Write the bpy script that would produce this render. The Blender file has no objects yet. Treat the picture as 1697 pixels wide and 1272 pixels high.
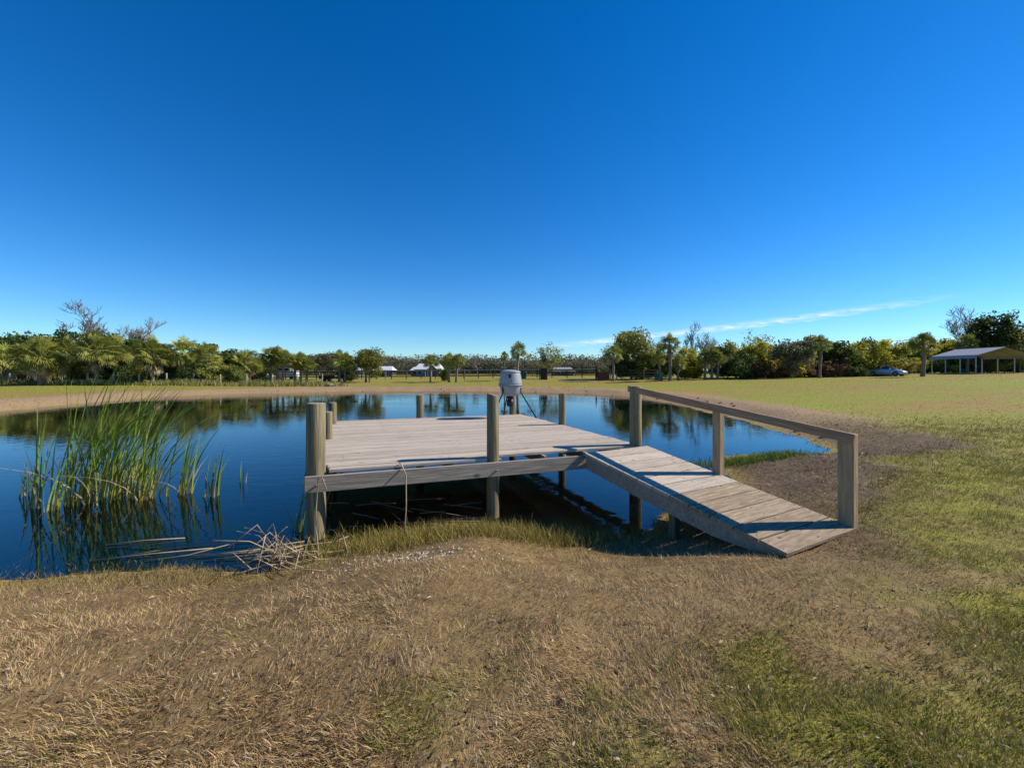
import bpy, bmesh, math, random
import numpy as np
from mathutils import Vector, Matrix
R = math.radians
rnd = random.Random(7)
nr = np.random.default_rng(7)
S = bpy.context.scene
C = S.collection

# ---------------------------------------------------------------- camera
F, HOR, CAMZ = 708.0, 615.5, 1.944           # focal length and horizon in photo pixels (1697 x 1272)
cam = bpy.data.cameras.new('camera'); co = bpy.data.objects.new('camera', cam); C.objects.link(co)
co.location = (0, 0, CAMZ); co.rotation_euler = (R(90), 0, 0)
cam.sensor_width = 36; cam.lens = F / 1697 * 36; cam.shift_y = -(636 - HOR) / 1697
cam.clip_start = .05; cam.clip_end = 5000
S.camera = co
# ---------------------------------------------------------------- sky and sun
SUN_AZ, SUN_EL = R(79), R(36)                # azimuth from +Y towards +X
w = bpy.data.worlds.new('World'); S.world = w; w.use_nodes = True
nt = w.node_tree; N = nt.nodes; Lk = nt.links
for n in list(N): N.remove(n)
def wn(t, **k):
    n = N.new(t)
    for a, b in k.items(): setattr(n, a, b)
    return n
def wmath(op, a, b=None, c=None, clamp=False):
    n = wn('ShaderNodeMath', operation=op, use_clamp=clamp)
    for i, v in enumerate((a, b, c)):
        if v is None: continue
        if isinstance(v, (int, float)): n.inputs[i].default_value = v
        else: Lk.new(v, n.inputs[i])
    return n.outputs[0]
sky = wn('ShaderNodeTexSky', sky_type='NISHITA', sun_disc=False, sun_elevation=SUN_EL, sun_rotation=SUN_AZ,
         altitude=600, air_density=1.0, dust_density=.05, ozone_density=4.0)
hs = wn('ShaderNodeHueSaturation'); hs.inputs['Saturation'].default_value = 1.35; hs.inputs['Hue'].default_value = .5
Lk.new(sky.outputs[0], hs.inputs['Color'])
tc = wn('ShaderNodeTexCoord'); sp = wn('ShaderNodeSeparateXYZ'); Lk.new(tc.outputs['Generated'], sp.inputs[0])
az = wmath('ARCTAN2', sp.outputs[0], sp.outputs[1]); el = wmath('ARCSINE', sp.outputs[2])
line = wmath('MULTIPLY_ADD', az, .088, R(2.95))                  # thin streak of cirrus rising to the right
cv = wn('ShaderNodeCombineXYZ'); Lk.new(wmath('MULTIPLY', az, 22), cv.inputs[0]); Lk.new(wmath('MULTIPLY', el, 130), cv.inputs[1])
nz = wn('ShaderNodeTexNoise'); nz.inputs['Scale'].default_value = 1.4; nz.inputs['Detail'].default_value = 6; nz.inputs['Roughness'].default_value = .62
nz.inputs['Distortion'].default_value = .6
Lk.new(cv.outputs[0], nz.inputs['Vector'])
off = wmath('MULTIPLY_ADD', nz.outputs[0], .012, -.006)
dd = wmath('ABSOLUTE', wmath('ADD', wmath('SUBTRACT', el, line), off))
band = wmath('SUBTRACT', 1.0, wmath('DIVIDE', dd, .0085), clamp=True)
pat = wmath('MULTIPLY_ADD', nz.outputs[0], 3.4, -1.2, clamp=True)
fade = wmath('MULTIPLY', wmath('MULTIPLY_ADD', az, 7.0, -.35, clamp=True), wmath('MULTIPLY_ADD', az, -4.5, 3.75, clamp=True))
cl = wmath('MULTIPLY', wmath('MULTIPLY', band, pat), wmath('MULTIPLY', fade, .85))
mx = wn('ShaderNodeMix', data_type='RGBA'); Lk.new(cl, mx.inputs[0]); tint = wn('ShaderNodeMix', data_type='RGBA', blend_type='MULTIPLY'); tint.inputs[0].default_value = 1; tint.inputs[7].default_value = (.74, .975, 1.15, 1); Lk.new(hs.outputs[0], tint.inputs[6]); Lk.new(tint.outputs[2], mx.inputs[6]); mx.inputs[7].default_value = (7.4, 7.9, 8.6, 1)
bg = wn('ShaderNodeBackground'); bg.inputs[1].default_value = .094; Lk.new(mx.outputs[2], bg.inputs[0])
wo = wn('ShaderNodeOutputWorld'); Lk.new(bg.outputs[0], wo.inputs[0])
sl = bpy.data.lights.new('sun', 'SUN'); sl.energy = 5.0; sl.angle = R(.53); sl.color = (1, .92, .80)
so = bpy.data.objects.new('sun', sl); C.objects.link(so)
sd = Vector((math.sin(SUN_AZ) * math.cos(SUN_EL), math.cos(SUN_AZ) * math.cos(SUN_EL), math.sin(SUN_EL)))
so.rotation_euler = sd.to_track_quat('Z', 'Y').to_euler(); so.location = (30, 10, 30)
S.view_settings.view_transform = 'Standard'; S.view_settings.look = 'None'; S.view_settings.exposure = .5; S.view_settings.gamma = 1

# ---------------------------------------------------------------- materials
M = {}
def mat(name, col=(.5, .5, .5), rough=.8, metal=0, noise=None, var=.0, bump=0, spec=.3, objvar=0, scale=(1, 1, 1), attr=None, transl=0, noise2=None, knots=0):
    """procedural material: base colour x stretched noise x per-object random"""
    m = bpy.data.materials.new(name); m.use_nodes = True; M[name] = m
    t = m.node_tree; b = t.nodes['Principled BSDF']; L = t.links
    b.inputs['Roughness'].default_value = rough; b.inputs['Metallic'].default_value = metal
    b.inputs['Specular IOR Level'].default_value = spec
    src = None
    if attr:
        a = t.nodes.new('ShaderNodeAttribute'); a.attribute_name = attr; src = a.outputs['Color']
    else:
        a = t.nodes.new('ShaderNodeRGB'); a.outputs[0].default_value = (*col, 1); src = a.outputs[0]
    def mul(src, fac_out, lo, hi):
        mr = t.nodes.new('ShaderNodeMapRange'); L.new(fac_out, mr.inputs[0])
        mr.inputs[1].default_value = .25; mr.inputs[2].default_value = .75
        mr.inputs[3].default_value = lo; mr.inputs[4].default_value = hi
        v = t.nodes.new('ShaderNodeVectorMath'); v.operation = 'SCALE'; L.new(src, v.inputs[0]); L.new(mr.outputs[0], v.inputs['Scale'])
        return v.outputs[0]
    oi = t.nodes.new('ShaderNodeObjectInfo')
    tcn = t.nodes.new('ShaderNodeTexCoord')
    mp = t.nodes.new('ShaderNodeMapping'); mp.inputs['Scale'].default_value = scale
    L.new(tcn.outputs['Object'], mp.inputs[0])
    ad = t.nodes.new('ShaderNodeVectorMath'); ad.operation = 'MULTIPLY_ADD'
    cx = t.nodes.new('ShaderNodeCombineXYZ')
    for i in range(3): L.new(oi.outputs['Random'], cx.inputs[i])
    L.new(cx.outputs[0], ad.inputs[0]); ad.inputs[1].default_value = (37, 53, 71); L.new(mp.outputs[0], ad.inputs[2])
    for k, (nzs, v) in enumerate(((noise, var), noise2 or (None, 0))):
        if not nzs: continue
        n = t.nodes.new('ShaderNodeTexNoise'); n.inputs['Scale'].default_value = nzs; n.inputs['Detail'].default_value = 5; n.inputs['Roughness'].default_value = .65
        L.new(ad.outputs[0], n.inputs['Vector'])
        src = mul(src, n.outputs[0], 1 - v, 1 + v)
        if bump and k == 0:
            bp = t.nodes.new('ShaderNodeBump'); bp.inputs['Strength'].default_value = bump; bp.inputs['Distance'].default_value = .02
            L.new(n.outputs[0], bp.inputs['Height']); L.new(bp.outputs[0], b.inputs['Normal'])
    if knots:
        vo = t.nodes.new('ShaderNodeTexVoronoi'); vo.inputs['Scale'].default_value = knots
        m2 = t.nodes.new('ShaderNodeMapping'); m2.inputs['Scale'].default_value = (1, 2.0, 2.0); L.new(tcn.outputs['Object'], m2.inputs[0])
        a2 = t.nodes.new('ShaderNodeVectorMath'); a2.operation = 'MULTIPLY_ADD'; L.new(cx.outputs[0], a2.inputs[0]); a2.inputs[1].default_value = (11, 23, 31); L.new(m2.outputs[0], a2.inputs[2]); L.new(a2.outputs[0], vo.inputs['Vector'])
        mk_ = t.nodes.new('ShaderNodeMapRange'); L.new(vo.outputs['Distance'], mk_.inputs[0]); mk_.inputs[1].default_value = .05; mk_.inputs[2].default_value = .13; mk_.inputs[3].default_value = .38; mk_.inputs[4].default_value = 1
        v = t.nodes.new('ShaderNodeVectorMath'); v.operation = 'SCALE'; L.new(src, v.inputs[0]); L.new(mk_.outputs[0], v.inputs['Scale']); src = v.outputs[0]
    if objvar:
        mr = t.nodes.new('ShaderNodeMapRange'); L.new(oi.outputs['Random'], mr.inputs[0]); mr.inputs[3].default_value = 1 - objvar; mr.inputs[4].default_value = 1 + objvar
        v = t.nodes.new('ShaderNodeVectorMath'); v.operation = 'SCALE'; L.new(src, v.inputs[0]); L.new(mr.outputs[0], v.inputs['Scale']); src = v.outputs[0]
    L.new(src, b.inputs['Base Color'])
    if transl:
        tr = t.nodes.new('ShaderNodeBsdfTranslucent'); L.new(src, tr.inputs[0])
        mxs = t.nodes.new('ShaderNodeMixShader'); mxs.inputs[0].default_value = transl
        L.new(b.outputs[0], mxs.inputs[1]); L.new(tr.outputs[0], mxs.inputs[2]); L.new(mxs.outputs[0], t.nodes['Material Output'].inputs[0])
    return m
mat('ground', attr='Col', rough=.95, noise=9, var=.38, bump=.9, spec=.1, noise2=(60, .3))
mat('grass', attr='Col', rough=.75, spec=.2, transl=.25)
mat('deck_wood', (.40, .335, .265), .85, noise=2.2, var=.36, bump=.5, knots=2.6, spec=.15, objvar=.16, scale=(1.2, 22, 22), noise2=(.9, .2))
mat('ramp_wood', (.42, .35, .275), .85, noise=2.2, var=.3, bump=.5, knots=3, spec=.15, objvar=.10, scale=(1.6, 18, 18), noise2=(3, .22))
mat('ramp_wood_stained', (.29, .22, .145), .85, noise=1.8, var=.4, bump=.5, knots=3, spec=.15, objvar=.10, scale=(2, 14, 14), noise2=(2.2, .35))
mat('beam_wood', (.30, .245, .19), .85, knots=2, noise=2.0, var=.32, bump=.35, spec=.15, objvar=.1, scale=(1.2, 16, 16), noise2=(1.4, .25))
mat('rail_wood', (.30, .20, .125), .8, knots=3, noise=2.0, var=.35, bump=.3, spec=.15, objvar=.1, scale=(1.5, 18, 18), noise2=(1.5, .25))
mat('rail_post_wood', (.34, .235, .135), .8, noise=2.0, var=.3, bump=.3, spec=.15, objvar=.1, scale=(16, 16, 1.5), noise2=(2.5, .2))
mat('post_wood', (.185, .155, .09), .85, noise=2.2, var=.5, bump=.9, spec=.15, objvar=.14, scale=(14, 14, .8), noise2=(1.6, .4))
mat('end_grain', (.30, .26, .19), .9, noise=14, var=.3, spec=.1)
mat('rust', (.07, .045, .03), .8, noise=30, var=.4)
mat('steel', (.25, .24, .23), .5, .8, noise=8, var=.2)
mat('feeder_plastic', (.25, .27, .275), .5, noise=5, var=.10, spec=.4, noise2=(1.5, .08))
mat('black_paint', (.012, .012, .014), .45, noise=6, var=.3)
mat('cattail', attr='Col', rough=.55, spec=.3, transl=.25)
mat('straw', (.36, .275, .175), .8, noise=6, var=.3, objvar=.1)
mat('palm_leaf', (.25, .26, .055), .5, noise=3, var=.45, spec=.12, objvar=.2, transl=.25)
mat('palm_dead', (.33, .24, .13), .85, noise=3, var=.4, objvar=.2, transl=.15)
mat('palm_trunk', (.20, .16, .12), .95, noise=5, var=.5, bump=.9, objvar=.15, scale=(1, 1, 3))
for nm, c in (('leaf_dark', (.07, .10, .022)), ('leaf_green', (.125, .165, .03)), ('leaf_olive', (.24, .235, .048)), ('leaf_yellow', (.40, .36, .04)),
              ('leaf_grey', (.16, .15, .08)), ('leaf_russet', (.22, .13, .06)), ('leaf_wood', (.125, .12, .075))):
    mat(nm, c, .65, noise=1.3, var=.5, spec=.25, objvar=.22, transl=.42)
mat('bark', (.12, .095, .07), .95, noise=6, var=.4, bump=.6)
mat('bare_twig', (.19, .165, .145), .95, noise=6, var=.3, objvar=.1)
mat('fence_grey', (.34, .32, .28), .9, noise=5, var=.3, objvar=.15)
mat('fence_dark', (.055, .042, .034), .9, noise=5, var=.35, objvar=.15)
mat('fence_brown', (.19, .135, .09), .9, noise=5, var=.35, objvar=.15)
mat('wire', (.16, .16, .16), .5, .6)
mat('white_roof', (.55, .56, .57), .5, noise=2, var=.06)
mat('house_wall', (.22, .24, .27), .8, noise=2, var=.12)
mat('dark_wall', (.10, .09, .085), .8, noise=2, var=.2)
mat('carport_roof', (.36, .335, .32), .5, .2, noise=2, var=.1)
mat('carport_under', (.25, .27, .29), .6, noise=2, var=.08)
mat('carport_steel', (.42, .42, .42), .5, .3, noise=3, var=.1)
mat('car_paint', (.36, .50, .68), .22, .25, noise=3, var=.03, spec=.5)
mat('car_glass', (.02, .03, .04), .06, spec=.8, noise=3, var=.05)
mat('tyre', (.015, .015, .015), .9, noise=20, var=.3)
mat('alloy', (.35, .36, .37), .35, .8, noise=8, var=.1)
mat('headlight', (.75, .78, .8), .1, spec=.7, noise=8, var=.05)
mat('box_brown', (.16, .055, .03), .8, noise=4, var=.25)
mat('box_green', (.03, .10, .07), .6, noise=4, var=.2)
mat('clod', (.24, .165, .10), .95, noise=9, var=.5)
mat('shell', (.42, .37, .30), .7, noise=20, var=.3)
mat('stone', (.30, .27, .23), .9, noise=9, var=.4, bump=.6)

# water: clear, absorbing, mirror-like towards the horizon
m = bpy.data.materials.new('pond_water'); m.use_nodes = True; M['water'] = m
t = m.node_tree; L = t.links; out = t.nodes['Material Output']; t.nodes.remove(t.nodes['Principled BSDF'])
gl = t.nodes.new('ShaderNodeBsdfGlossy'); gl.inputs['Roughness'].default_value = .015; gl.inputs['Color'].default_value = (.96, .98, 1, 1)
tp = t.nodes.new('ShaderNodeBsdfTransparent'); fr = t.nodes.new('ShaderNodeFresnel'); fr.inputs[0].default_value = 1.333
ms = t.nodes.new('ShaderNodeMixShader'); L.new(fr.outputs[0], ms.inputs[0]); L.new(tp.outputs[0], ms.inputs[1]); L.new(gl.outputs[0], ms.inputs[2]); L.new(ms.outputs[0], out.inputs[0])
tcn = t.nodes.new('ShaderNodeTexCoord'); mp = t.nodes.new('ShaderNodeMapping'); mp.inputs['Scale'].default_value = (1.0, 2.2, 1); mp.inputs['Rotation'].default_value = (0, 0, .2)
L.new(tcn.outputs['Object'], mp.inputs[0])
n1 = t.nodes.new('ShaderNodeTexNoise'); n1.inputs['Scale'].default_value = 2.2; n1.inputs['Detail'].default_value = 3; L.new(mp.outputs[0], n1.inputs['Vector'])
bp = t.nodes.new('ShaderNodeBump'); bp.inputs['Strength'].default_value = .16; bp.inputs['Distance'].default_value = .02; L.new(n1.outputs[0], bp.inputs['Height'])
n2 = t.nodes.new('ShaderNodeTexNoise'); n2.inputs['Scale'].default_value = .16; n2.inputs['Detail'].default_value = 3; L.new(mp.outputs[0], n2.inputs['Vector'])
mr_ = t.nodes.new('ShaderNodeMapRange'); L.new(n2.outputs[0], mr_.inputs[0]); mr_.inputs[1].default_value = .35; mr_.inputs[2].default_value = .65; mr_.inputs[3].default_value = .05; mr_.inputs[4].default_value = .30; L.new(mr_.outputs[0], bp.inputs['Strength'])
L.new(bp.outputs[0], gl.inputs['Normal'])
va = t.nodes.new('ShaderNodeVolumeAbsorption'); va.inputs[0].default_value = (.42, .30, .06, 1); va.inputs[1].default_value = .22
L.new(va.outputs[0], out.inputs['Volume'])

# ---------------------------------------------------------------- helpers
def tag(o, label=None, cat=None, group=None, kind=None):
    if label: o['label'] = label
    if cat: o['category'] = cat
    if group: o['group'] = group
    if kind: o['kind'] = kind
    return o
def obj(name, me, mt=None, parent=None, loc=(0, 0, 0), rot=(0, 0, 0), scale=(1, 1, 1)):
    o = bpy.data.objects.new(name, me); C.objects.link(o)
    if me is not None and mt:
        ms_ = [mt] if isinstance(mt, str) else mt
        if len(me.materials) == 0:
            for k in ms_: me.materials.append(M[k])
    o.location = loc; o.rotation_euler = rot; o.scale = scale
    if parent: o.parent = parent
    return o
def empty(name, loc=(0, 0, 0), rz=0, parent=None):
    o = obj(name, None, None, parent, loc, (0, 0, rz)); o.empty_display_size = .3; return o
def pydata(name, v, f, smooth=False):
    me = bpy.data.meshes.new(name); me.from_pydata([tuple(p) for p in v], [], f)
    if smooth: me.polygons.foreach_set('use_smooth', [True] * len(me.polygons))
    me.update(); return me
def big(name, v, f4=None, f3=None, col=None, smooth=False):
    """fast mesh from numpy arrays, optional per-vertex colour"""
    me = bpy.data.meshes.new(name); v = np.asarray(v, np.float32)
    me.vertices.add(len(v)); me.vertices.foreach_set('co', v.ravel())
    loops = []; starts = []; s = 0
    for fa, k in ((f4, 4), (f3, 3)):
        if fa is None or len(fa) == 0: continue
        fa = np.asarray(fa, np.int32); loops.append(fa.ravel()); starts.append(s + np.arange(len(fa)) * k); s += fa.size
    loops = np.concatenate(loops).astype(np.int32); starts = np.concatenate(starts).astype(np.int32)
    me.loops.add(len(loops)); me.loops.foreach_set('vertex_index', loops)
    me.polygons.add(len(starts)); me.polygons.foreach_set('loop_start', starts)
    if smooth: me.polygons.foreach_set('use_smooth', np.ones(len(starts), bool))
    me.update(calc_edges=True)
    if col is not None:
        a = me.color_attributes.new('Col', 'FLOAT_COLOR', 'POINT')
        c4 = np.ones((len(v), 4), np.float32); c4[:, :3] = col; a.data.foreach_set('color', c4.ravel())
    return me
def box_me(name, x, y, z, bev=.004):
    bm = bmesh.new(); bmesh.ops.create_cube(bm, size=1)
    for q in bm.verts: q.co = Vector((q.co.x * x, q.co.y * y, q.co.z * z))
    if bev: bmesh.ops.bevel(bm, geom=bm.edges[:], offset=bev, segments=1, affect='EDGES')
    me = bpy.data.meshes.new(name); bm.to_mesh(me); bm.free(); return me
def lathe(name, prof, seg=20, wob=0, seed=0, cap=True, smooth=True):
    v = []; f = []; r_ = random.Random(seed)
    for i, (r, z) in enumerate(prof):
        for k in range(seg):
            a = 2 * math.pi * k / seg; rr = r * (1 + wob * (r_.random() - .5))
            v.append((rr * math.cos(a), rr * math.sin(a), z))
    for i in range(len(prof) - 1):
        for k in range(seg):
            f.append((i * seg + k, i * seg + (k + 1) % seg, (i + 1) * seg + (k + 1) % seg, (i + 1) * seg + k))
    if cap:
        f.append(tuple(range(seg))[::-1]); f.append(tuple((len(prof) - 1) * seg + k for k in range(seg)))
    me = pydata(name, v, f, False)
    if smooth:
        for p in me.polygons: p.use_smooth = len(p.vertices) == 4
    return me
def tubes(name, paths, seg=6):
    """paths: list of (points, radii) -> one mesh"""
    v = []; f = []
    for pts, rad in paths:
        b0 = len(v); n = len(pts)
        for i, p in enumerate(pts):
            p = Vector(p); d = (Vector(pts[min(i + 1, n - 1)]) - Vector(pts[max(i - 1, 0)])).normalized()
            a = d.orthogonal().normalized(); b = d.cross(a)
            r = rad[i] if hasattr(rad, '__len__') else rad
            for k in range(seg):
                t_ = 2 * math.pi * k / seg
                v.append(p + (a * math.cos(t_) + b * math.sin(t_)) * r)
        for i in range(n - 1):
            for k in range(seg):
                f.append((b0 + i * seg + k, b0 + i * seg + (k + 1) % seg, b0 + (i + 1) * seg + (k + 1) % seg, b0 + (i + 1) * seg + k))
        f.append(tuple(b0 + k for k in range(seg))[::-1]); f.append(tuple(b0 + (n - 1) * seg + k for k in range(seg)))
    return pydata(name, v, f, True)
def vnoise(x, y, s=1.0, seed=0, oct=4):
    """value noise, 0..1"""
    tot = 0; amp = 1; nrm = 0
    for o in range(oct):
        X = x * s + 17.3 * o + seed * 7.7; Y = y * s - 9.1 * o + seed * 3.3
        xi = np.floor(X); yi = np.floor(Y); fx = X - xi; fy = Y - yi
        fx = fx * fx * (3 - 2 * fx); fy = fy * fy * (3 - 2 * fy)
        def h(a, b):
            q = np.sin(a * 127.1 + b * 311.7 + seed * 13.7) * 43758.5453
            return q - np.floor(q)
        tot = tot + amp * ((h(xi, yi) * (1 - fx) + h(xi + 1, yi) * fx) * (1 - fy) + (h(xi, yi + 1) * (1 - fx) + h(xi + 1, yi + 1) * fx) * fy)
        nrm += amp; amp *= .5; s = s * 2.03
    return tot / nrm
def sstep(a, b, x):
    t_ = np.clip((x - a) / (b - a), 0, 1); return t_ * t_ * (3 - 2 * t_)
def at(px, py, z=0.0):
    """photo pixel on the level z -> ground position"""
    Y = F * (CAMZ - z) / (py - HOR); return ((px - 848.5) / F * Y, Y)
def ax(px, Y): return (px - 848.5) / F * Y

# ---------------------------------------------------------------- pond and terrain
PIX = [(130, 669), (260, 658), (400, 653), (560, 649), (700, 648), (850, 649), (960, 652), (1040, 657), (1105, 667), (1170, 682), (1250, 702),
       (1330, 727), (1378, 745), (1330, 757), (1262, 752), (1215, 757), (1190, 775), (1215, 792), (1195, 806), (1150, 822), (1110, 850), (1085, 882), (1010, 897), (940, 903), (880, 882),
       (815, 866), (740, 874), (650, 890), (560, 907), (480, 938), (430, 955), (300, 938), (180, 950), (60, 962), (-60, 966)]
POND = [at(*p) for p in PIX] + [(-8.5, 4.6), (-14, 7), (-20, 11), (-24.5, 16), (-25, 21)]
PA = np.array(POND)
def pond_d(x, y):
    """signed distance to the waterline, positive on land"""
    x = np.asarray(x, float); y = np.asarray(y, float); best = np.full(x.shape, 1e9); ins = np.zeros(x.shape, bool)
    for i in range(len(PA)):
        a = PA[i]; b = PA[(i + 1) % len(PA)]; e = b - a
        t_ = np.clip(((x - a[0]) * e[0] + (y - a[1]) * e[1]) / (e @ e), 0, 1)
        best = np.minimum(best, np.hypot(x - a[0] - t_ * e[0], y - a[1] - t_ * e[1]))
        c = ((a[1] > y) != (b[1] > y)) & (x < (b[0] - a[0]) * (y - a[1]) / (b[1] - a[1] + 1e-12) + a[0]); ins ^= c
    return np.where(ins, -best, best)
def terr(x, y, d=None):
    x = np.asarray(x, float); y = np.asarray(y, float)
    if d is None: d = pond_d(x, y)
    d2 = d + (vnoise(x, y, .9, 3, 3) - .5) * np.where(y < 14, .45, .9)
    base = np.interp(x, [-60, -20, 0, 20, 40, 50, 60, 100], [.5, .62, .78, .9, 1.1, 1.28, 1.62, 1.9])
    H = .39 + (base - .39) * sstep(5, 34, d)
    land = H * sstep(-.1, 2.3, d2) ** .85 + (vnoise(x, y, .7, 5, 4) - .5) * .10 * sstep(.3, 3, d2) + (vnoise(x, y, 5, 6, 2) - .5) * .03 * sstep(0, 1, d2)
    bed = -np.minimum(.02 + .16 * -d2 + .05 * np.maximum(-d2 - 2, 0), 1.5)
    return np.where(d2 > -.1, np.maximum(land, -.02 + 0 * x), bed)
def tz(x, y): return float(terr(np.array([x]), np.array([y]))[0])
# surface colours (albedo)
STRAW = np.array((.49, .335, .145)); THATCH = np.array((.15, .10, .048)); GREEN = np.array((.165, .175, .022)); TAN = np.array((.25, .175, .05))
MUD = np.array((.12, .085, .052)); SAND = np.array((.29, .195, .11)); SILT = np.array((.27, .20, .065))
def zones(x, y, d):
    n = vnoise(x, y, .55, 11, 4) - .5; n2 = vnoise(x * .25, y, .5, 12, 3) - .5; n3 = vnoise(x, y, 2.2, 13, 3) - .5
    green = sstep(2.0, 3.5, d + n * 2.6 + n3 * 1.6 + np.interp(x, [-1.5, 1, 4.2], [-.7, .1, 1.25]))
    far = sstep(9, 18, y)
    mud = sstep(1.5, 4.5, x) * (1 - sstep(1.8, 2.6, d + n * 1.4)) * (1 - far * .75) * (y > 3)
    sand = far * (1 - sstep(2.2, 4.6, d + n * 2.5))
    lawn = far * np.clip(.5 + n2 * 2.4 + n * .9, 0, 1)
    return green, far, mud, sand, lawn, n, n3
def ground_col(x, y, d):
    green, far, mud, sand, lawn, n, n3 = zones(x, y, d)
    def mixc(a, b, t_): return a * (1 - t_[:, None]) + b * t_[:, None]
    c = mixc(np.tile(STRAW * .45, (len(x), 1)), np.tile(THATCH, (len(x), 1)), np.clip(.5 + n * 1.5 + n3, 0, 1))
    c = mixc(c, GREEN * .95 + TAN * .25, green * np.clip(.75 + n3 * 1.2, 0, 1))
    c = mixc(c, mixc(np.tile(GREEN * 1.25, (len(x), 1)), np.tile(TAN, (len(x), 1)), lawn), far * green)
    c = mixc(c, np.tile(MUD, (len(x), 1)) * (1 + n3[:, None]), mud)
    c = mixc(c, np.tile(SAND, (len(x), 1)), sand)
    wet = 1 - sstep(-.1, .5, d + n * .5)
    c = mixc(c, np.tile(SILT, (len(x), 1)), wet)
    return np.clip(c, .005, .9)
tx = np.linspace(-6.35, 6.35, 440); gx = 3.2 * np.sinh(tx)
ty = np.linspace(math.asinh(-8 / 2.5), math.asinh(1495 / 2.5), 430); gy = 5 + 2.5 * np.sinh(ty)
GX, GY = np.meshgrid(gx, gy); X = GX.ravel(); Y = GY.ravel(); D = pond_d(X, Y); Z = terr(X, Y, D)
nx, ny = len(gx), len(gy); I = np.arange(nx * ny).reshape(ny, nx)
quads = np.stack([I[:-1, :-1], I[:-1, 1:], I[1:, 1:], I[1:, :-1]], -1).reshape(-1, 4)
g = obj('ground', big('ground', np.stack([X, Y, Z], 1), quads, None, ground_col(X, Y, D), True), 'ground')
tag(g, 'mown grass bank and lawn around the pond, straw brown near the water', 'ground', kind='structure')
# water: a closed body a little wider than the waterline
ctr = []
for i in range(len(PA)):
    e = PA[(i + 1) % len(PA)] - PA[i - 1]; nn = np.array((e[1], -e[0])) / (np.hypot(*e) + 1e-9)
    q = PA[i] + nn * .6
    q = q if pond_d(q[:1], q[1:])[0] > 0 else PA[i] - nn * .6
    ctr.append(q)
bm = bmesh.new()
top = [bm.verts.new((q[0], q[1], 0)) for q in ctr]; bot = [bm.verts.new((q[0], q[1], -1.9)) for q in ctr]
n_ = len(top)
bm.faces.new(top); bm.faces.new(bot[::-1])
for i in range(n_): bm.faces.new((top[i], bot[i], bot[(i + 1) % n_], top[(i + 1) % n_]))
bmesh.ops.recalc_face_normals(bm, faces=bm.faces[:]); bmesh.ops.triangulate(bm, faces=[q for q in bm.faces if len(q.verts) > 4])
me = bpy.data.meshes.new('pond_water'); bm.to_mesh(me); bm.free()
tag(obj('pond_water', me, 'water'), 'still blue pond water mirroring the sky and trees', 'water', kind='structure')

# ---------------------------------------------------------------- grass blades
def blades(name, px, py, pz, h, wd, lean_az, lean, col, mt='grass', seg=2):
    """bent tapering blades, one strip each"""
    n = len(px); a = nr.uniform(0, 2 * math.pi, n); V = []
    ux, uy = np.cos(a) * wd / 2, np.sin(a) * wd / 2
    rows = []
    for k in range(seg + 1):
        t_ = k / seg; ww = 1 - t_ * .85
        hz = h * np.sin(lean) * (t_ * .6 + t_ * t_ * .4); cx_ = px + np.cos(lean_az) * hz; cy_ = py + np.sin(lean_az) * hz
        cz_ = pz - .008 + h * np.cos(lean) * (t_ * 1.25 - t_ * t_ * .25)
        rows += [np.stack([cx_ - ux * ww, cy_ - uy * ww, cz_], 1), np.stack([cx_ + ux * ww, cy_ + uy * ww, cz_], 1)]
    V = np.stack(rows, 1); k2 = 2 * (seg + 1); base = (np.arange(n) * k2)[:, None]
    fq = np.concatenate([base + np.array([2 * k, 2 * k + 1, 2 * k + 3, 2 * k + 2]) for k in range(seg)], 0)
    cc = np.repeat(col, k2, 0)
    return obj(name, big(name, V.reshape(-1, 3), fq, None, cc), mt)
def screen_points(n, ymax, zoff=.35):
    """points spread over the land in view, denser towards the camera"""
    Yp = 1.25 * (ymax / 1.25) ** nr.random(n); Xp = (nr.random(n) * 2 - 1) * 1.28 * Yp
    return Xp, Yp
Xp, Yp = screen_points(640000, 17)
Dp = pond_d(Xp, Yp); Zp = terr(Xp, Yp, Dp)
green, far, mud, sand, lawn, n0, n3 = zones(Xp, Yp, Dp)
clump = vnoise(Xp, Yp, 3.0, 21, 3)
keep = (Dp > -.25) & (nr.random(len(Xp)) < (1 - .7 * mud) * (1 - sstep(7, 16.5, Yp)) * (.5 + 1.0 * sstep(.34, .6, vnoise(Xp, Yp, 2.6, 41, 3)))) & (Zp > -.06)
def sub(k, *a): return [q[k] for q in a]
Xk, Yk, Zk, Dk, gk, mk, ck, nk = sub(keep, Xp, Yp, Zp, Dp, green, mud, clump, n3)
isg = nr.random(len(Xk)) < np.clip(gk * .85 + nk * .6, .02, .85)
wet = 1 - sstep(.0, .8, Dk + nk)
def jit(n, a): return nr.uniform(1 - a, 1 + a, n)
def make_grass(sel, name, label, cat, hmin, hmax, cols, leanlo, leanhi, az0, azs):
    n = int(sel.sum()); x, y, z = Xk[sel], Yk[sel], Zk[sel]
    sc = np.maximum(1, y / 4.0)
    h = nr.uniform(hmin, hmax, n) * (.55 + .9 * ck[sel]) * np.minimum(sc, 1.5)
    wd = nr.uniform(.0025, .0062, n) * sc * 1.1
    pick = nr.integers(0, len(cols), n); c = np.array(cols)[pick] * jit(n, .3)[:, None]
    wv = wet[sel][:, None]; c = np.where((mk[sel] > .5)[:, None], c * np.array((.60, .56, .52)), c); c = c * (1 - .55 * wv) + np.array((.13, .12, .03)) * .55 * wv
    laz = az0 + (vnoise(x, y, 1.6, 31, 3) - .5) * azs + nr.normal(0, 1.0, n)
    o = blades(name, x, y, z, h, wd, laz, nr.uniform(leanlo, leanhi, n), c)
    tag(o, label, cat, kind='stuff')
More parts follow.
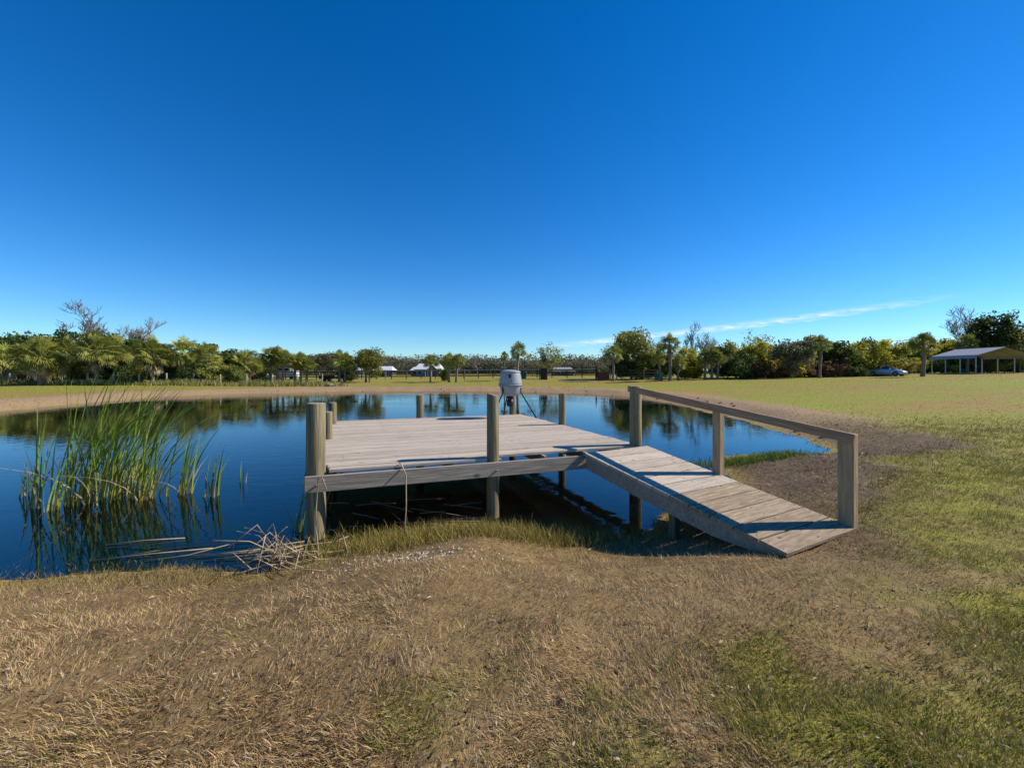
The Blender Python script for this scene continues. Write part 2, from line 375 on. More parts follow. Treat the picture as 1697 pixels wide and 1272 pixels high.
make_grass(~isg & (nr.random(len(Xk)) < .95), 'dry_grass', 'matted straw coloured dry grass on the bank before the dock', 'dry grass', .018, .066,
           [STRAW * 1.2, STRAW, STRAW * .85, (.36, .235, .125), (.52, .42, .27), (.17, .115, .07), (.25, .16, .085)], .6, 1.56, .6, 14)
make_grass(isg, 'green_grass', 'short green lawn grass growing through the dry thatch', 'grass', .02, .06,
           [GREEN, GREEN * 1.3, (.23, .23, .035), (.14, .155, .025), (.34, .27, .08), (.30, .22, .09)], .2, 1.3, 0, 12)

# ---------------------------------------------------------------- the dock
TH = R(20.07); DL, DW, DZ = 4.711, 5.328, .794
dock = empty('wooden_dock', (-2.359, 4.963, 0), TH)
tag(dock, 'weathered grey wooden dock over the pond with round posts and a sloping ramp', 'dock')
ct, st = math.cos(TH), math.sin(TH)
def dw(u, v): return (-2.359 + ct * u - st * v, 4.963 + st * u + ct * v)
nb = 37; pitch = DW / nb
boards = [box_me('deck_board', DL, pitch - .010, .038, .004) for _ in range(3)]
short_board = box_me('deck_board_short', 1.94, pitch - .007, .038, .004)
for i in range(nb):
    v = (i + .5) * pitch
    if i == 0:
        obj('deck_board', short_board, 'deck_wood', dock, (.185 + 1.0, v - .034, DZ - .019)); continue
    if i == 1:
        b_ = box_me('deck_board_notched', DL - .19, pitch - .007, .038, .004)
        obj('deck_board', b_, 'deck_wood', dock, (.19 + (DL - .19) / 2, v, DZ - .019)); continue
    obj('deck_board', boards[i % 3], 'deck_wood', dock, (DL / 2 + rnd.uniform(-.018, .018), v, DZ - .019 + rnd.uniform(-.003, .003)), (rnd.uniform(-.006, .006), 0, rnd.uniform(-.0012, .0012)))
# frame
obj('front_beam', box_me('front_beam', DL + .085, .04, .185, .004), 'beam_wood', dock, (DL / 2 + .008, -.102, DZ - .137))
obj('rear_beam', box_me('rear_beam', DL + .1, .04, .185, .004), 'beam_wood', dock, (DL / 2, DW + .02, DZ - .14))
for u in (-.032, DL + .022):
    obj('side_beam', box_me('side_beam', .04, DW + .05, .185, .004), 'beam_wood', dock, (u, DW / 2 - .03, DZ - .143))
for k in range(7):
    obj('joist', box_me('joist', .04, DW - .06, .14, 0), 'beam_wood', dock, (.35 + k * .67, DW / 2, DZ - .112))
def post(u, v, r, ztop, seed, tilt=0, zbot=-1.4):
    prof = [(r * 1.02, zbot), (r * 1.01, zbot + .7), (r, .2), (r * .985, DZ), (r * .97, ztop - .015), (r * .93, ztop)]
    me = lathe('post', prof, 20, .035, seed)
    me.materials.append(M['post_wood']); me.materials.append(M['end_grain']); me.polygons[len(me.polygons) - 1].material_index = 1
    # sloped cut on top
    for vt in me.vertices:
        if vt.co.z > ztop - .02: vt.co.z += tilt * vt.co.x
    return obj('post', me, None, dock, (u, v, 0), (rnd.uniform(-.006, .006), rnd.uniform(-.006, .006), rnd.uniform(0, 6)))
post(.072, .03, .108, 1.574, 1)
bf = post(2.24, .005, .083, 1.633, 2, .25)
post(.068, 2.46, .074, DZ + .466, 3)
post(.03, 4.72, .085, DZ + .47, 4)
post(2.02, 5.36, .09, 1.36, 5)
post(4.48, 5.36, .085, DZ + .5, 6)
post(4.73, 2.9, .079, DZ + .672, 7, .1)
fr_post = post(4.66, .2, .094, 1.715, 8)
for u in (.07, 2.23):
    obj('bolt', lathe('bolt', [(.013, 0), (.013, .012), (.008, .018)], 8), 'steel', dock, (u + .02, -.124, DZ - .15), (R(90), 0, 0))
# ramp, a part of the dock: frame is the part, boards and supports its sub-parts
PHI = R(29.0) - TH; RWD, RLN, RTOP, REND = 1.19, 2.72, DZ + .012, .405
slope = math.atan((RTOP - REND) / RLN)
# local axes of the ramp: x across (left->right), y along going down towards the land, z up
def ramp_frame(s, q, z):   # s along from the dock, q across from the right edge (0) to the left (-w)
    return Vector((DL + q * math.cos(PHI) + s * math.sin(PHI), q * math.sin(PHI) - s * math.cos(PHI), z))
def rz_of(s): return RTOP - (RTOP - REND) * s / RLN
v = []; f = []
for q0 in (-RWD + .02, -RWD / 2 - .02, -.06):
    for q in (q0, q0 + .04):
        b0 = len(v)
        for s in (.0, .6, 1.3, 2.0, 2.45, RLN - .02):
            zt = rz_of(s) - .042; zb = max(zt - .19, .30 + (.0 if s < 2.4 else (s - 2.45) * .05)); zb = min(zb, zt - .012)
            v += [ramp_frame(s, q, zt), ramp_frame(s, q, zb)]
    a = len(v) - 24
    for i in range(5):
        k = a + 2 * i
        f += [(k, k + 1, k + 3, k + 2), (k + 12, k + 14, k + 15, k + 13), (k, k + 2, k + 14, k + 12), (k + 1, k + 13, k + 15, k + 3)]
    f += [(a, a + 12, a + 13, a + 1), (a + 10, a + 11, a + 23, a + 22)]
ramp = obj('ramp', pydata('ramp_stringers', v, f), 'beam_wood', dock)
ramp['label'] = 'sloping plank ramp from the bank up to the dock'
nrb = 11; rp = RLN / nrb
rb = box_me('ramp_board', RWD + .03, rp - .013, .038, .004)
rb2 = box_me('ramp_board_stained', RWD + .03, rp - .013, .038, .004)
for i in range(nrb):
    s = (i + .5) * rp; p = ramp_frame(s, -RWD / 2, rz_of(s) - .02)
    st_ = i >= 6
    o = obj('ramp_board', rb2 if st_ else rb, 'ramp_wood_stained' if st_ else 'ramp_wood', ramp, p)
    o.rotation_euler = (Matrix.Rotation(PHI, 3, 'Z') @ Matrix.Rotation(slope, 3, 'X')).to_euler()
    o.rotation_euler.x += rnd.uniform(-.008, .008)
for q in (-RWD + .14, -RWD / 2 + .02):
    p = ramp_frame(1.42, q, 0)
    obj('ramp_support', box_me('ramp_support', .09, .09, .75, .004), 'post_wood', ramp, (p.x, p.y, .16), (0, 0, PHI))
# nail heads, dark spots of rust along the joists and stringers
vs = []; fs = []
def nail(p):
    b0 = len(vs); r_ = rnd.uniform(.005, .009)
    for q in range(6): vs.append((p[0] + math.cos(q * 1.047) * r_, p[1] + math.sin(q * 1.047) * r_, p[2]))
    vs.append((p[0], p[1], p[2] + .003)); fs.extend((b0 + q, b0 + (q + 1) % 6, b0 + 6) for q in range(6))
for i in range(1, nb):
    for k in range(7):
        for o_ in ((-.04, .04) if rnd.random() < .3 else ()): nail((.35 + k * .67 + rnd.uniform(-.012, .012), (i + .5) * pitch + o_, DZ + .0045))
for i in range(nrb):
    for q in (-RWD + .04, -RWD / 2, -.04):
        for o_ in (-.07, .07):
            s_ = (i + .5) * rp + o_; nail(ramp_frame(s_, q + rnd.uniform(-.012, .012), rz_of(s_) + .004))
nails = obj('nail_heads', pydata('nail_heads', vs, fs), 'rust', dock); nails['kind'] = 'stuff'
# handrail: rail is the part, its posts sub-parts
a = ramp_frame(-.32, -.055, 1.675); b = ramp_frame(RLN + .01, -.055, 1.285)
dv = b - a; rail = obj('handrail', box_me('handrail', dv.length, .042, .095, .004), 'rail_wood', dock, (a + b) / 2)
rail.rotation_euler = dv.to_track_quat('X', 'Z').to_euler()
rail['label'] = 'brown timber handrail along one side of the ramp'
bpy.context.view_layer.update()
inv = rail.matrix_basis.inverted()
for s, zt, sz in ((1.211, 1.50, (.092, .11)), (RLN - .08, 1.325, (.095, .14))):
    z0 = -.3 if s < 2 else .15
    p = ramp_frame(s, .02, (zt + z0) / 2)
    o = obj('handrail_post', box_me('handrail_post', sz[0], sz[1], zt - z0, .005), 'rail_post_wood', rail)
    o.matrix_basis = inv @ (Matrix.Translation(p) @ Matrix.Rotation(PHI, 4, 'Z'))

# ---------------------------------------------------------------- game feeder on the dock
fx, fy = -.038, 10.7
fd = empty('game_feeder', (fx, fy, DZ), 0)
tag(fd, 'grey plastic barrel feeder on black tripod legs at the far corner of the dock', 'feeder')
z0 = -DZ
dr = obj('barrel', lathe('barrel', [(.292, 1.612 + z0), (.286, 1.66 + z0), (.272, 1.75 + z0), (.256, 1.84 + z0), (.243, 1.915 + z0), (.236, 1.93 + z0)], 28), 'feeder_plastic', fd)
obj('funnel', lathe('funnel', [(.10, 1.335 + z0), (.17, 1.345 + z0), (.205, 1.375 + z0), (.235, 1.45 + z0), (.262, 1.54 + z0), (.284, 1.60 + z0)], 28), 'feeder_plastic', fd)
obj('seam_flange', lathe('seam_flange', [(.30, 1.595 + z0), (.306, 1.60 + z0), (.306, 1.618 + z0), (.30, 1.622 + z0)], 28), 'feeder_plastic', fd)
obj('lid', lathe('lid', [(.25, 1.915 + z0), (.252, 1.94 + z0), (.235, 1.955 + z0), (.12, 1.985 + z0), (.03, 1.995 + z0)], 28), 'feeder_plastic', fd)
obj('latch', box_me('latch', .06, .02, .09, .004), 'black_paint', fd, (-.015, -.262, 1.83 + z0), (R(8), 0, 0))
obj('motor_housing', lathe('motor_housing', [(.07, 1.34 + z0), (.075, 1.29 + z0), (.06, 1.25 + z0), (.085, 1.235 + z0), (.085, 1.10 + z0), (.06, 1.07 + z0)], 14), 'black_paint', fd, (-.01, 0, 0))
for a in (-14, 106, 226):
    c_, s_ = math.cos(R(a)), math.sin(R(a))
    lg = obj('leg', tubes('leg', [([(c_ * .262, s_ * .262, 1.66 + z0), (c_ * .27, s_ * .27, 1.42 + z0), (c_ * .66, s_ * .66, 0.004)], .016)], 8), 'black_paint', fd)
    obj('bolt', box_me('bolt', .03, .03, .02, .003), 'steel', lg, (c_ * .30, s_ * .30, 1.615 + z0), (0, 0, R(a)))

# ---------------------------------------------------------------- reeds
def reed_mesh(name, n, spread, h0, h1, lean, dead=.15, seed=0, w=.021):
    r_ = np.random.default_rng(seed); V = []; Fq = []; Cc = []
    for i in range(n):
        bx, by = r_.normal(0, spread), r_.normal(0, spread * .8); h = r_.uniform(h0, h1); a = r_.uniform(0, math.pi)
        la = r_.normal(-.1, .5); ln = lean * r_.uniform(.25, 1.3) + .04; kind = r_.random()
        isdead = kind < dead
        if isdead: h *= .5; ln *= 2.0; la = r_.uniform(0, 6.28)
        c0 = np.array((.34, .31, .05)) if not isdead else np.array((.36, .28, .17))
        c1 = np.array((.13, .20, .03)) * r_.uniform(.7, 1.6) if not isdead else np.array((.33, .25, .15))
        ww = w * r_.uniform(.7, 1.25); b0 = len(V); sg = 7
        for k in range(sg + 1):
            t_ = k / sg; x = bx + math.cos(la) * ln * h * t_ ** 2; y = by + math.sin(la) * ln * h * t_ ** 2
            z = h * (t_ - .28 * ln * t_ ** 3) - .25 * (1 - t_)
            wk = ww * (1 - t_ ** 3 * .93) / 2; aa = a + t_ * .8
            V += [(x - math.cos(aa) * wk, y - math.sin(aa) * wk, z), (x + math.cos(aa) * wk, y + math.sin(aa) * wk, z)]
            cc = c0 + (c1 - c0) * min(1, max(0, (t_ - .12) * 3.2)); Cc += [cc, cc]
        Fq += [(b0 + 2 * k, b0 + 2 * k + 1, b0 + 2 * k + 3, b0 + 2 * k + 2) for k in range(sg)]
    return big(name, np.array(V), np.array(Fq), None, np.array(Cc))
reeds = [  # px, py of the base, stems, spread, height lo hi, lean, label
    (140, 832, 74, .15, 1.3, 2.3, .5, 'tallest dense clump of green cattail leaves standing in the pond'),
    (182, 826, 54, .15, 1.2, 2.2, .55, 'dense cattail clump with yellowish leaf bases beside the tallest clump'),
    (218, 812, 58, .17, 1.1, 2.2, .6, 'broad leaning cattail clump with brown dead leaves at its foot'),
    (247, 826, 36, .08, 1.0, 1.9, .5, 'narrow cattail clump with bright yellow green base'),
    (304, 818, 24, .06, .8, 1.35, .45, 'short separate cattail tuft with bent dry stems'),
    (350, 822, 16, .05, .5, 1.0, .28, 'small thin cattail tuft at the open water end of the reed bed'),
    (62, 842, 14, .045, .9, 1.9, .16, 'sparse upright cattail tuft of dark tall leaves'),
    (82, 846, 13, .05, .8, 1.5, .34, 'sparse cattail tuft leaning over beside the upright dark one'),
    (44, 822, 9, .05, .4, .8, .2, 'low thin cattail sprouts at the outer end of the reed bed'),
    (402, 800, 4, .03, .3, .45, .1, 'few lone cattail shoots out in open water')]
for i, (px, py, n, sp_, h0, h1, ln, lab) in enumerate(reeds):
    x, y = at(px, py)
    tag(obj('cattail_clump', reed_mesh('cattail_leaves', n, sp_, h0, h1, ln, .24, i + 1), 'cattail', None, (x, y, 0)), lab, 'cattails', 'cattails growing in the pond')
x, y = at(497, 880)
tag(obj('cattail_clump', reed_mesh('cattail_leaves', 12, .07, .4, .85, .25, .3, 77), 'cattail', None, (x, y, 0)), 'thin young cattails growing against the front corner post of the dock', 'cattails', 'cattails growing in the pond')
def stalks(name, label, items, r=.006):
    paths = []
    for pts in items: paths.append((pts, [r * rnd.uniform(.8, 1.3)] * len(pts)))
    return tag(obj(name, tubes(name, paths, 5), 'straw'), label, 'reed stalks')
it = []
cx_, cy_ = at(468, 925, .05)
for k in range(34):
    a = rnd.uniform(0, 6.28); l = rnd.uniform(.25, .75); bx, by = cx_ + rnd.gauss(0, .16), cy_ + rnd.gauss(0, .12)
    zb = max(tz(bx, by), 0) + .01; top_ = rnd.choice((.04, .1, .22, .4)) * rnd.uniform(.6, 1.2)
    p0 = (bx, by, zb); p1 = (bx + math.cos(a) * l * .5, by + math.sin(a) * l * .3, zb + top_); p2 = (bx + math.cos(a) * l, by + math.sin(a) * l * .6, max(zb + top_ * rnd.choice((.2, .5, 1.3)), .02))
    it.append([p0, p1, p2])
stalks('dead_reed_pile', 'tangled heap of broken dry reed stalks at the water edge by the corner post', it, .005)
it = []
for k in range(16):
    x0, y0 = at(rnd.uniform(150, 420), rnd.uniform(900, 935), .0); a = R(rnd.gauss(14, 7)); l = rnd.uniform(.5, 1.3)
    it.append([(x0, y0, .008), (x0 + math.cos(a) * l * .5, y0 + math.sin(a) * l * .5, rnd.uniform(.01, .04)), (x0 + math.cos(a) * l, y0 + math.sin(a) * l, rnd.uniform(.01, .09))])
stalks('floating_reeds', 'bundle of dead brown reed stalks floating on the water before the cattails', it, .005)
it = []
for k in range(14):
    x0, y0 = at(rnd.uniform(545, 760), rnd.uniform(822, 880), .0); a = R(rnd.gauss(-8, 18)); l = rnd.uniform(.3, 1.0)
    it.append([(x0, y0, .006), (x0 + math.cos(a) * l * .5, y0 + math.sin(a) * l * .5, .012), (x0 + math.cos(a) * l, y0 + math.sin(a) * l, .008)])
stalks('floating_reeds', 'pale dead reed stalks lying on the dark water under the dock', it, .004)
p = dw(1.08, -.17)
x1, y1 = p
stalks('leaning_reed_stalk', 'single pale dry reed stalk propped against the front beam of the dock', [[(x1 + .02, y1 - .16, -.05), (x1 + .03, y1 - .10, .35), (x1 + .01, y1 - .03, .70), (x1 - .06, y1 + .05, .80), (x1 - .11, y1 + .12, .81)]], .006)
p = dw(.14, -.18)
stalks('bent_reed_stalk', 'bent dry reed stalk caught on the corner post of the dock', [[(p[0] - .03, p[1] - .02, -.02), (p[0] - .05, p[1] - .01, .4), (p[0] - .02, p[1] - .02, .75), (p[0] + .03, p[1] - .05, .77), (p[0] + .09, p[1] - .06, .62)], [(p[0] - .02, p[1] - .02, .74), (p[0] + .05, p[1] - .02, .72)]], .006)
x, y = at(565, 905, .03)
stalks('fallen_reed_stalk', 'broken dry reed stalk bent like an elbow lying in the shore grass', [[(x - .08, y + .1, .02), (x - .02, y + .02, .13), (x + .02, y, .15), (x + .16, y - .22, .05)]], .006)

# flat litter, straw bits and small weeds in the thatch
n = 17000; lx, ly = screen_points(n, 14); ld = pond_d(lx, ly); ok = (ld > .15) & (nr.random(n) < np.where((lx > 2.5) & (ld < 2.8) & (ly > 4), 1.0, .33)); lx, ly, ld = lx[ok], ly[ok], ld[ok]; n = len(lx)
lz = terr(lx, ly, ld); sz = nr.uniform(.003, .0085, n) * np.maximum(1, ly / 3.5); a = nr.uniform(0, 6.28, n); el_ = nr.uniform(1.1, 3.2, n)
ca, sa = np.cos(a), np.sin(a); tl = nr.uniform(-.5, .5, n) * sz
V = np.stack([np.stack([lx + (ca * p * el_ - sa * q) * sz, ly + (sa * p * el_ + ca * q) * sz, lz + .012 + tl * p + nr.uniform(0, .015, n)], 1) for p, q in ((-1, 0), (0, -.6), (1, 0), (0, .6))], 1).reshape(-1, 3)
cc = np.array([(.40, .30, .18), (.28, .19, .10), (.10, .07, .045), (.5, .42, .3), (.19, .12, .06), (.33, .22, .09)])[nr.integers(0, 6, n)] * nr.uniform(.6, 1.2, n)[:, None]
tag(obj('plant_litter', big('plant_litter', V, np.arange(n * 4).reshape(n, 4), None, np.repeat(cc, 4, 0)), 'grass'), 'scattered dead leaves and straw bits lying on the bank', 'litter', kind='stuff')
n = 34000; lx, ly = (nr.random(n) * 2 - 1), 12 * (60 / 12) ** nr.random(n); lx = lx * 1.25 * ly; ld = pond_d(lx, ly); ok = ld > .3; lx, ly, ld = lx[ok], ly[ok], ld[ok]; n = len(lx)
lc = ground_col(lx, ly, ld) * nr.uniform(.9, 1.9, n)[:, None]
tag(blades('lawn_tufts', lx, ly, terr(lx, ly, ld), nr.uniform(.02, .06, n) * np.maximum(1, ly / 30), nr.uniform(.02, .05, n) * np.maximum(1, ly / 25), nr.uniform(0, 6.28, n), nr.uniform(.4, 1.4, n), lc), 'uneven grass tufts across the far lawn and banks', 'grass', kind='stuff')
n = 1500; lx = nr.uniform(-27, 12, n); ly = nr.uniform(12, 50, n); ld = pond_d(lx, ly); ok = (ld > -.1) & (ld < 2.6) & (nr.random(n) < 1.2 - ld * .4); lx, ly, ld = lx[ok], ly[ok], ld[ok]; n = len(lx)
lz = terr(lx, ly, ld); rr_ = nr.uniform(.04, .16, n); vs = []; fs = []
for k in range(n):
    b0 = len(vs); o5 = [(math.cos(q * 1.2566), math.sin(q * 1.2566)) for q in range(5)]
    vs += [(lx[k] + c_ * rr_[k] * rnd.uniform(.7, 1.3), ly[k] + s_ * rr_[k] * rnd.uniform(.7, 1.3), lz[k] - .02) for c_, s_ in o5] + [(lx[k], ly[k], lz[k] + rr_[k] * rnd.uniform(.3, .7))]
    fs += [(b0 + q, b0 + (q + 1) % 5, b0 + 5) for q in range(5)]
tag(obj('shore_clods', pydata('shore_clods', vs, fs), 'clod'), 'broken earth clods along the eroded far shore', 'earth', kind='stuff')

# waterside greenery
def tuft_mesh(name, n, sx, sy, h0, h1, cols, seed, w=.008):
    r_ = np.random.default_rng(seed)
    px = r_.normal(0, sx, n); py = r_.normal(0, sy, n)
    return px, py, r_.uniform(h0, h1, n), np.array(cols)[r_.integers(0, len(cols), n)] * r_.uniform(.7, 1.3, n)[:, None]
def waterside(name, label, px, py, n, sx, sy, h0, h1, cols, seed, w=.008, lean=(.2, .9)):
    x, y = at(px, py, .03); qx, qy, h, c = tuft_mesh(name, n, sx, sy, h0, h1, cols, seed)
    zz = np.maximum(terr(qx + x, qy + y), -.03)
    o = blades(name, qx + x, qy + y, zz, h, np.full(n, w), nr.uniform(0, 6.28, n), nr.uniform(*lean, n), c)
    tag(o, label, 'waterside grass', kind='stuff')
LUSH = [(.10, .17, .02), (.14, .2, .03), (.07, .12, .02), (.2, .22, .05)]; SHORE2 = [(.2, .15, .05), (.26, .18, .07), (.12, .11, .03), (.3, .21, .1)]; SHORE = [(.24, .21, .04), (.32, .24, .06), (.15, .155, .03), (.38, .27, .1)]
waterside('waterside_grass', 'bright green water plants on the mud beyond the ramp', 1245, 768, 2600, .62, .22, .06, .17, LUSH, 1, .014)
waterside('waterside_grass', 'olive shore grass in the shallows before the middle dock post', 790, 890, 5000, .85, .16, .06, .2, SHORE, 2, .007)
waterside('waterside_grass', 'olive shore grass in the shallows near the corner post', 610, 910, 2200, .45, .13, .05, .17, SHORE, 3, .007)
waterside('waterside_grass', 'brown green weeds in the shallows before the cattails', 260, 955, 2200, 1.0, .2, .03, .10, SHORE2, 4, .006)
waterside('waterside_grass', 'small green weed tuft growing in the water under the ramp', 1125, 832, 420, .12, .1, .05, .16, LUSH + SHORE, 5, .007)
# shells and stones washed up
it_v = []
vs = []; fs = []
for k in range(170):
    x, y = at(rnd.gauss(680, 70), rnd.gauss(937, 8), .16); z = tz(x, y) + .012; r_ = rnd.uniform(.006, .017); b0 = len(vs)
    a0 = rnd.uniform(0, 6)
    for kk in range(5): a = a0 + kk * 1.2566; vs.append((x + math.cos(a) * r_ * rnd.uniform(.7, 1.2), y + math.sin(a) * r_ * .8, z + rnd.uniform(-.004, .006)))
    vs.append((x, y, z + r_ * .7)); fs += [(b0 + q, b0 + (q + 1) % 5, b0 + 5) for q in range(5)]
tag(obj('shell_litter', pydata('shell_litter', vs, fs), 'shell'), 'pale shells and pebbles scattered along the shore', 'shells', kind='stuff')

# ---------------------------------------------------------------- plants of the far shore
def rot_rand(r_, n):
    v = r_.normal(size=(n, 3)); v /= np.linalg.norm(v, axis=1)[:, None]; return v
def leaf_quads(P, size, r_, flat=.0):
    n = len(P); a = rot_rand(r_, n); a[:, 2] *= (1 - flat); b = np.cross(a, rot_rand(r_, n)); b /= np.linalg.norm(b, axis=1)[:, None] + 1e-9
    s = size * r_.uniform(.55, 1.3, n)[:, None]; a = a * s; b = b * s * .6
    V = np.stack([P - a, P + b, P + a, P - b], 1).reshape(-1, 3); Fq = np.arange(n * 4).reshape(n, 4); return V, Fq
def crown_mesh(name, seed, rx, rz, zc, ncl=46, nl=55, leaf=.17, hollow=.45, clr=.26):
    """uneven crown: leaf clumps in an irregular volume, unit: metres"""
    r_ = np.random.default_rng(seed); d = rot_rand(r_, ncl); rad = r_.uniform(hollow, 1, ncl) ** .6
    lump = 1 + .28 * np.sin(d[:, 0] * 4 + seed) + .22 * np.sin(d[:, 1] * 5 + 2 * seed) + r_.normal(0, .1, ncl)
    cen = d * (rad * lump)[:, None] * np.array((rx, rx, rz)); cen[:, 2] += zc
    P = np.repeat(cen, nl, 0) + np.clip(r_.normal(0, 1, (ncl * nl, 3)), -1.7, 1.7) * rx * clr * np.array((1, 1, .7)) * np.repeat(r_.uniform(.5, 1.2, ncl), nl)[:, None]
    if zc: P[:, 2] = np.where(P[:, 2] < .08, r_.uniform(.05, .5, len(P)), P[:, 2])
    V, Fq = leaf_quads(P, leaf, r_); return big(name, V, Fq), cen
def branch_paths(seed, h, r0, spread, levels, up=.55, nchild=(2, 4), start=.35, rmin=.0):
    r_ = random.Random(seed); paths = []
    def grow(p, d, l, r, lv):
        pts = [p]; q = p; n = 4
        for k in range(n):
            d = (d + Vector((r_.gauss(0, .13), r_.gauss(0, .13), r_.gauss(.03, .08)))).normalized(); q = q + d * l / n; pts.append(q)
        paths.append((pts, [r * (1 - .55 * i / n) for i in range(n + 1)]))
        if lv <= 0: return
        for c in range(r_.randint(*nchild) + (1 if lv > 1 else 0)):
            i = r_.randint(1 if lv < levels else 2, n); a = r_.uniform(0, 6.28); o = Vector((math.cos(a), math.sin(a), r_.uniform(.1, .9))).normalized()
            grow(pts[i], (d * up + o * spread).normalized(), l * r_.uniform(.55, .8), r * (1 - .55 * i / n) * .68, lv - 1)
    grow(Vector((0, 0, -.02)), Vector((0, 0, 1)), h * start, r0, levels)
    zm = max(q.z for pts, _ in paths for q in pts)      # unit height
    return [([Vector((q.x / zm, q.y / zm, q.z / zm)) for q in pts], [max(r / zm, rmin) for r in rad]) for pts, rad in paths]
# prototypes' mesh data
SHRUB = {}
for k in range(5):
    SHRUB[k] = crown_mesh('shrub_foliage', 100 + k, 1.0, .95, .95, 46, 105, .075, .35, .22)[0]
CROWN = {}
for k in range(4):
    CROWN[k] = crown_mesh('tree_foliage', 200 + k, 1.0, .8, 0, 50, 100, .066, .5, .20)[0]
SPARSE = crown_mesh('sparse_foliage', 260, 1.0, .75, 0, 34, 40, .055, .45, .22)[0]
TRUNKS = [tubes('trunk_and_limbs', branch_paths(300 + k, 1.0, .045, .75, 2, .6, (2, 3), .55), 6) for k in range(3)]
STEMS = [tubes('stems', branch_paths(320 + k, .9, .03, .8, 1, .6, (3, 4), .6), 5) for k in range(2)]
BARE = [tubes('bare_branches', branch_paths(340 + k, 1.0, .024, .85, 5, .62, (2, 4), .30, .0027), 3) for k in range(3)]
def own(me, mt):
    key = me.name + '|' + mt
    if key not in OWN:
        c = me.copy(); c.materials.clear(); c.materials.append(M[mt]); OWN[key] = c
    return OWN[key]
OWN = {}
def shrub(px, Y, top_py, mt, label, group='shrubs of the hedgerow', wid=None, cat='shrub'):
    x = ax(px, Y); z = tz(x, Y); h = CAMZ + (HOR - top_py) / F * Y - z
    wd = (wid or h * rnd.uniform(.42, .55))
    e = empty('shrub', (x, Y, z), rnd.uniform(0, 6.28))
    obj('foliage', own(SHRUB[rnd.randrange(5)], mt), None, e, (0, 0, 0), (0, 0, 0), (wd, wd, h / 2.15))
    obj('stem', own(STEMS[rnd.randrange(2)], 'bark'), None, e, (0, 0, 0), (0, 0, 0), (wd, wd, h * .62))
    return tag(e, label, cat, group)
def tree(px, Y, top_py, mt, label, group, wid, sparse=False, trunk=.45):
    x = ax(px, Y); z = tz(x, Y); h = CAMZ + (HOR - top_py) / F * Y - z
    e = empty('broadleaf_tree', (x, Y, z), rnd.uniform(0, 6.28))
    obj('trunk', own(TRUNKS[rnd.randrange(3)], 'bark'), None, e, (0, 0, 0), (0, 0, 0), (wid * .95, wid * .95, h * .78))
    ch = h * (1 - trunk)
    obj('crown', own(SPARSE if sparse else CROWN[rnd.randrange(4)], mt), None, e, (0, 0, h - ch * .52), (0, 0, rnd.uniform(0, 6)), (wid, wid, ch * .62))
    return tag(e, label, 'tree', group)
def bare_tree(px, Y, top_py, label, wid=1.0, k=0, lean=0):
    x = ax(px, Y); z = tz(x, Y); h = CAMZ + (HOR - top_py) / F * Y - z
    e = empty('bare_tree', (x, Y, z), rnd.uniform(0, 6.28))
    obj('branches', own(BARE[k], 'bare_twig'), None, e, (0, 0, 0), (0, lean, 0), (h * wid, h * wid, h))
    return tag(e, label, 'bare tree', 'leafless trees')
# palms
def frond(V, Fq, Ft, base, dirv, pet, ln, droop, r_, nl=15):
    up = Vector((0, 0, 1)); side = dirv.cross(up)
    side = side.normalized() if side.length > .05 else Vector((1, 0, 0)); nrm = side.cross(dirv).normalized()
    ro = r_.uniform(-1.0, 1.0); side, nrm = side * math.cos(ro) + nrm * math.sin(ro), nrm * math.cos(ro) - side * math.sin(ro)
    tip = base + dirv * pet; b0 = len(V); s_ = side * .02
    V += [base - s_, base + s_, tip + s_, tip - s_]; Fq.append((b0, b0 + 1, b0 + 2, b0 + 3))
    for k in range(nl):
        a = (k / (nl - 1) - .5) * 2 * R(98) + r_.gauss(0, .05); l = ln * (1 - .28 * abs(a) / R(98)) * r_.uniform(.85, 1.1)
        d = dirv * math.cos(a) + side * math.sin(a) + nrm * .12
        m_ = tip + d * l * .55 - up * droop * l * .12; e_ = tip + d * l * .95 - up * droop * l * .55
        wv = d.cross(nrm).normalized() * .024; b0 = len(V)
        V += [tip, m_ - wv, m_ + wv, e_]; Ft += [(b0, b0 + 1, b0 + 2), (b0 + 1, b0 + 3, b0 + 2)]
def palm_crown(seed, n, rr, dead=False):
    r_ = random.Random(seed); V = []; Fq = []; Ft = []
    for k in range(n):
        a = k * 2.399 + r_.gauss(0, .2)
        if dead: el_ = R(r_.uniform(-75, -15))
        else: el_ = R(84 - 125 * (k / n) ** .9 + r_.gauss(0, 8))
        d = Vector((math.cos(a) * math.cos(el_), math.sin(a) * math.cos(el_), math.sin(el_)))
        frond(V, Fq, Ft, Vector((0, 0, r_.uniform(-.25, .1) - (.25 if dead else 0))), d, rr * r_.uniform(.42, .68), rr * r_.uniform(.42, .56), .3 + .7 * (k / n) + (.6 if dead else 0), r_)
    return big('palm_fronds', np.array([tuple(q) for q in V]), np.array(Fq), np.array(Ft))
PALM = [palm_crown(400 + k, 62, 1.0) for k in range(4)]
PDEAD = [palm_crown(420 + k, 12, .62, True) for k in range(2)]
def trunk_mesh(seed, lean):
    r_ = random.Random(seed); pts = []; rad = []
    for k in range(15):
        t_ = k / 14; pts.append((lean * t_ ** 1.4, .02 * math.sin(t_ * 5 + seed), t_ * 1.0 - .02)); rad.append((.185 if k % 2 else .155) * (1.25 - .35 * min(t_ * 4, 1)) * (1 + .12 * t_))
    return pts, rad
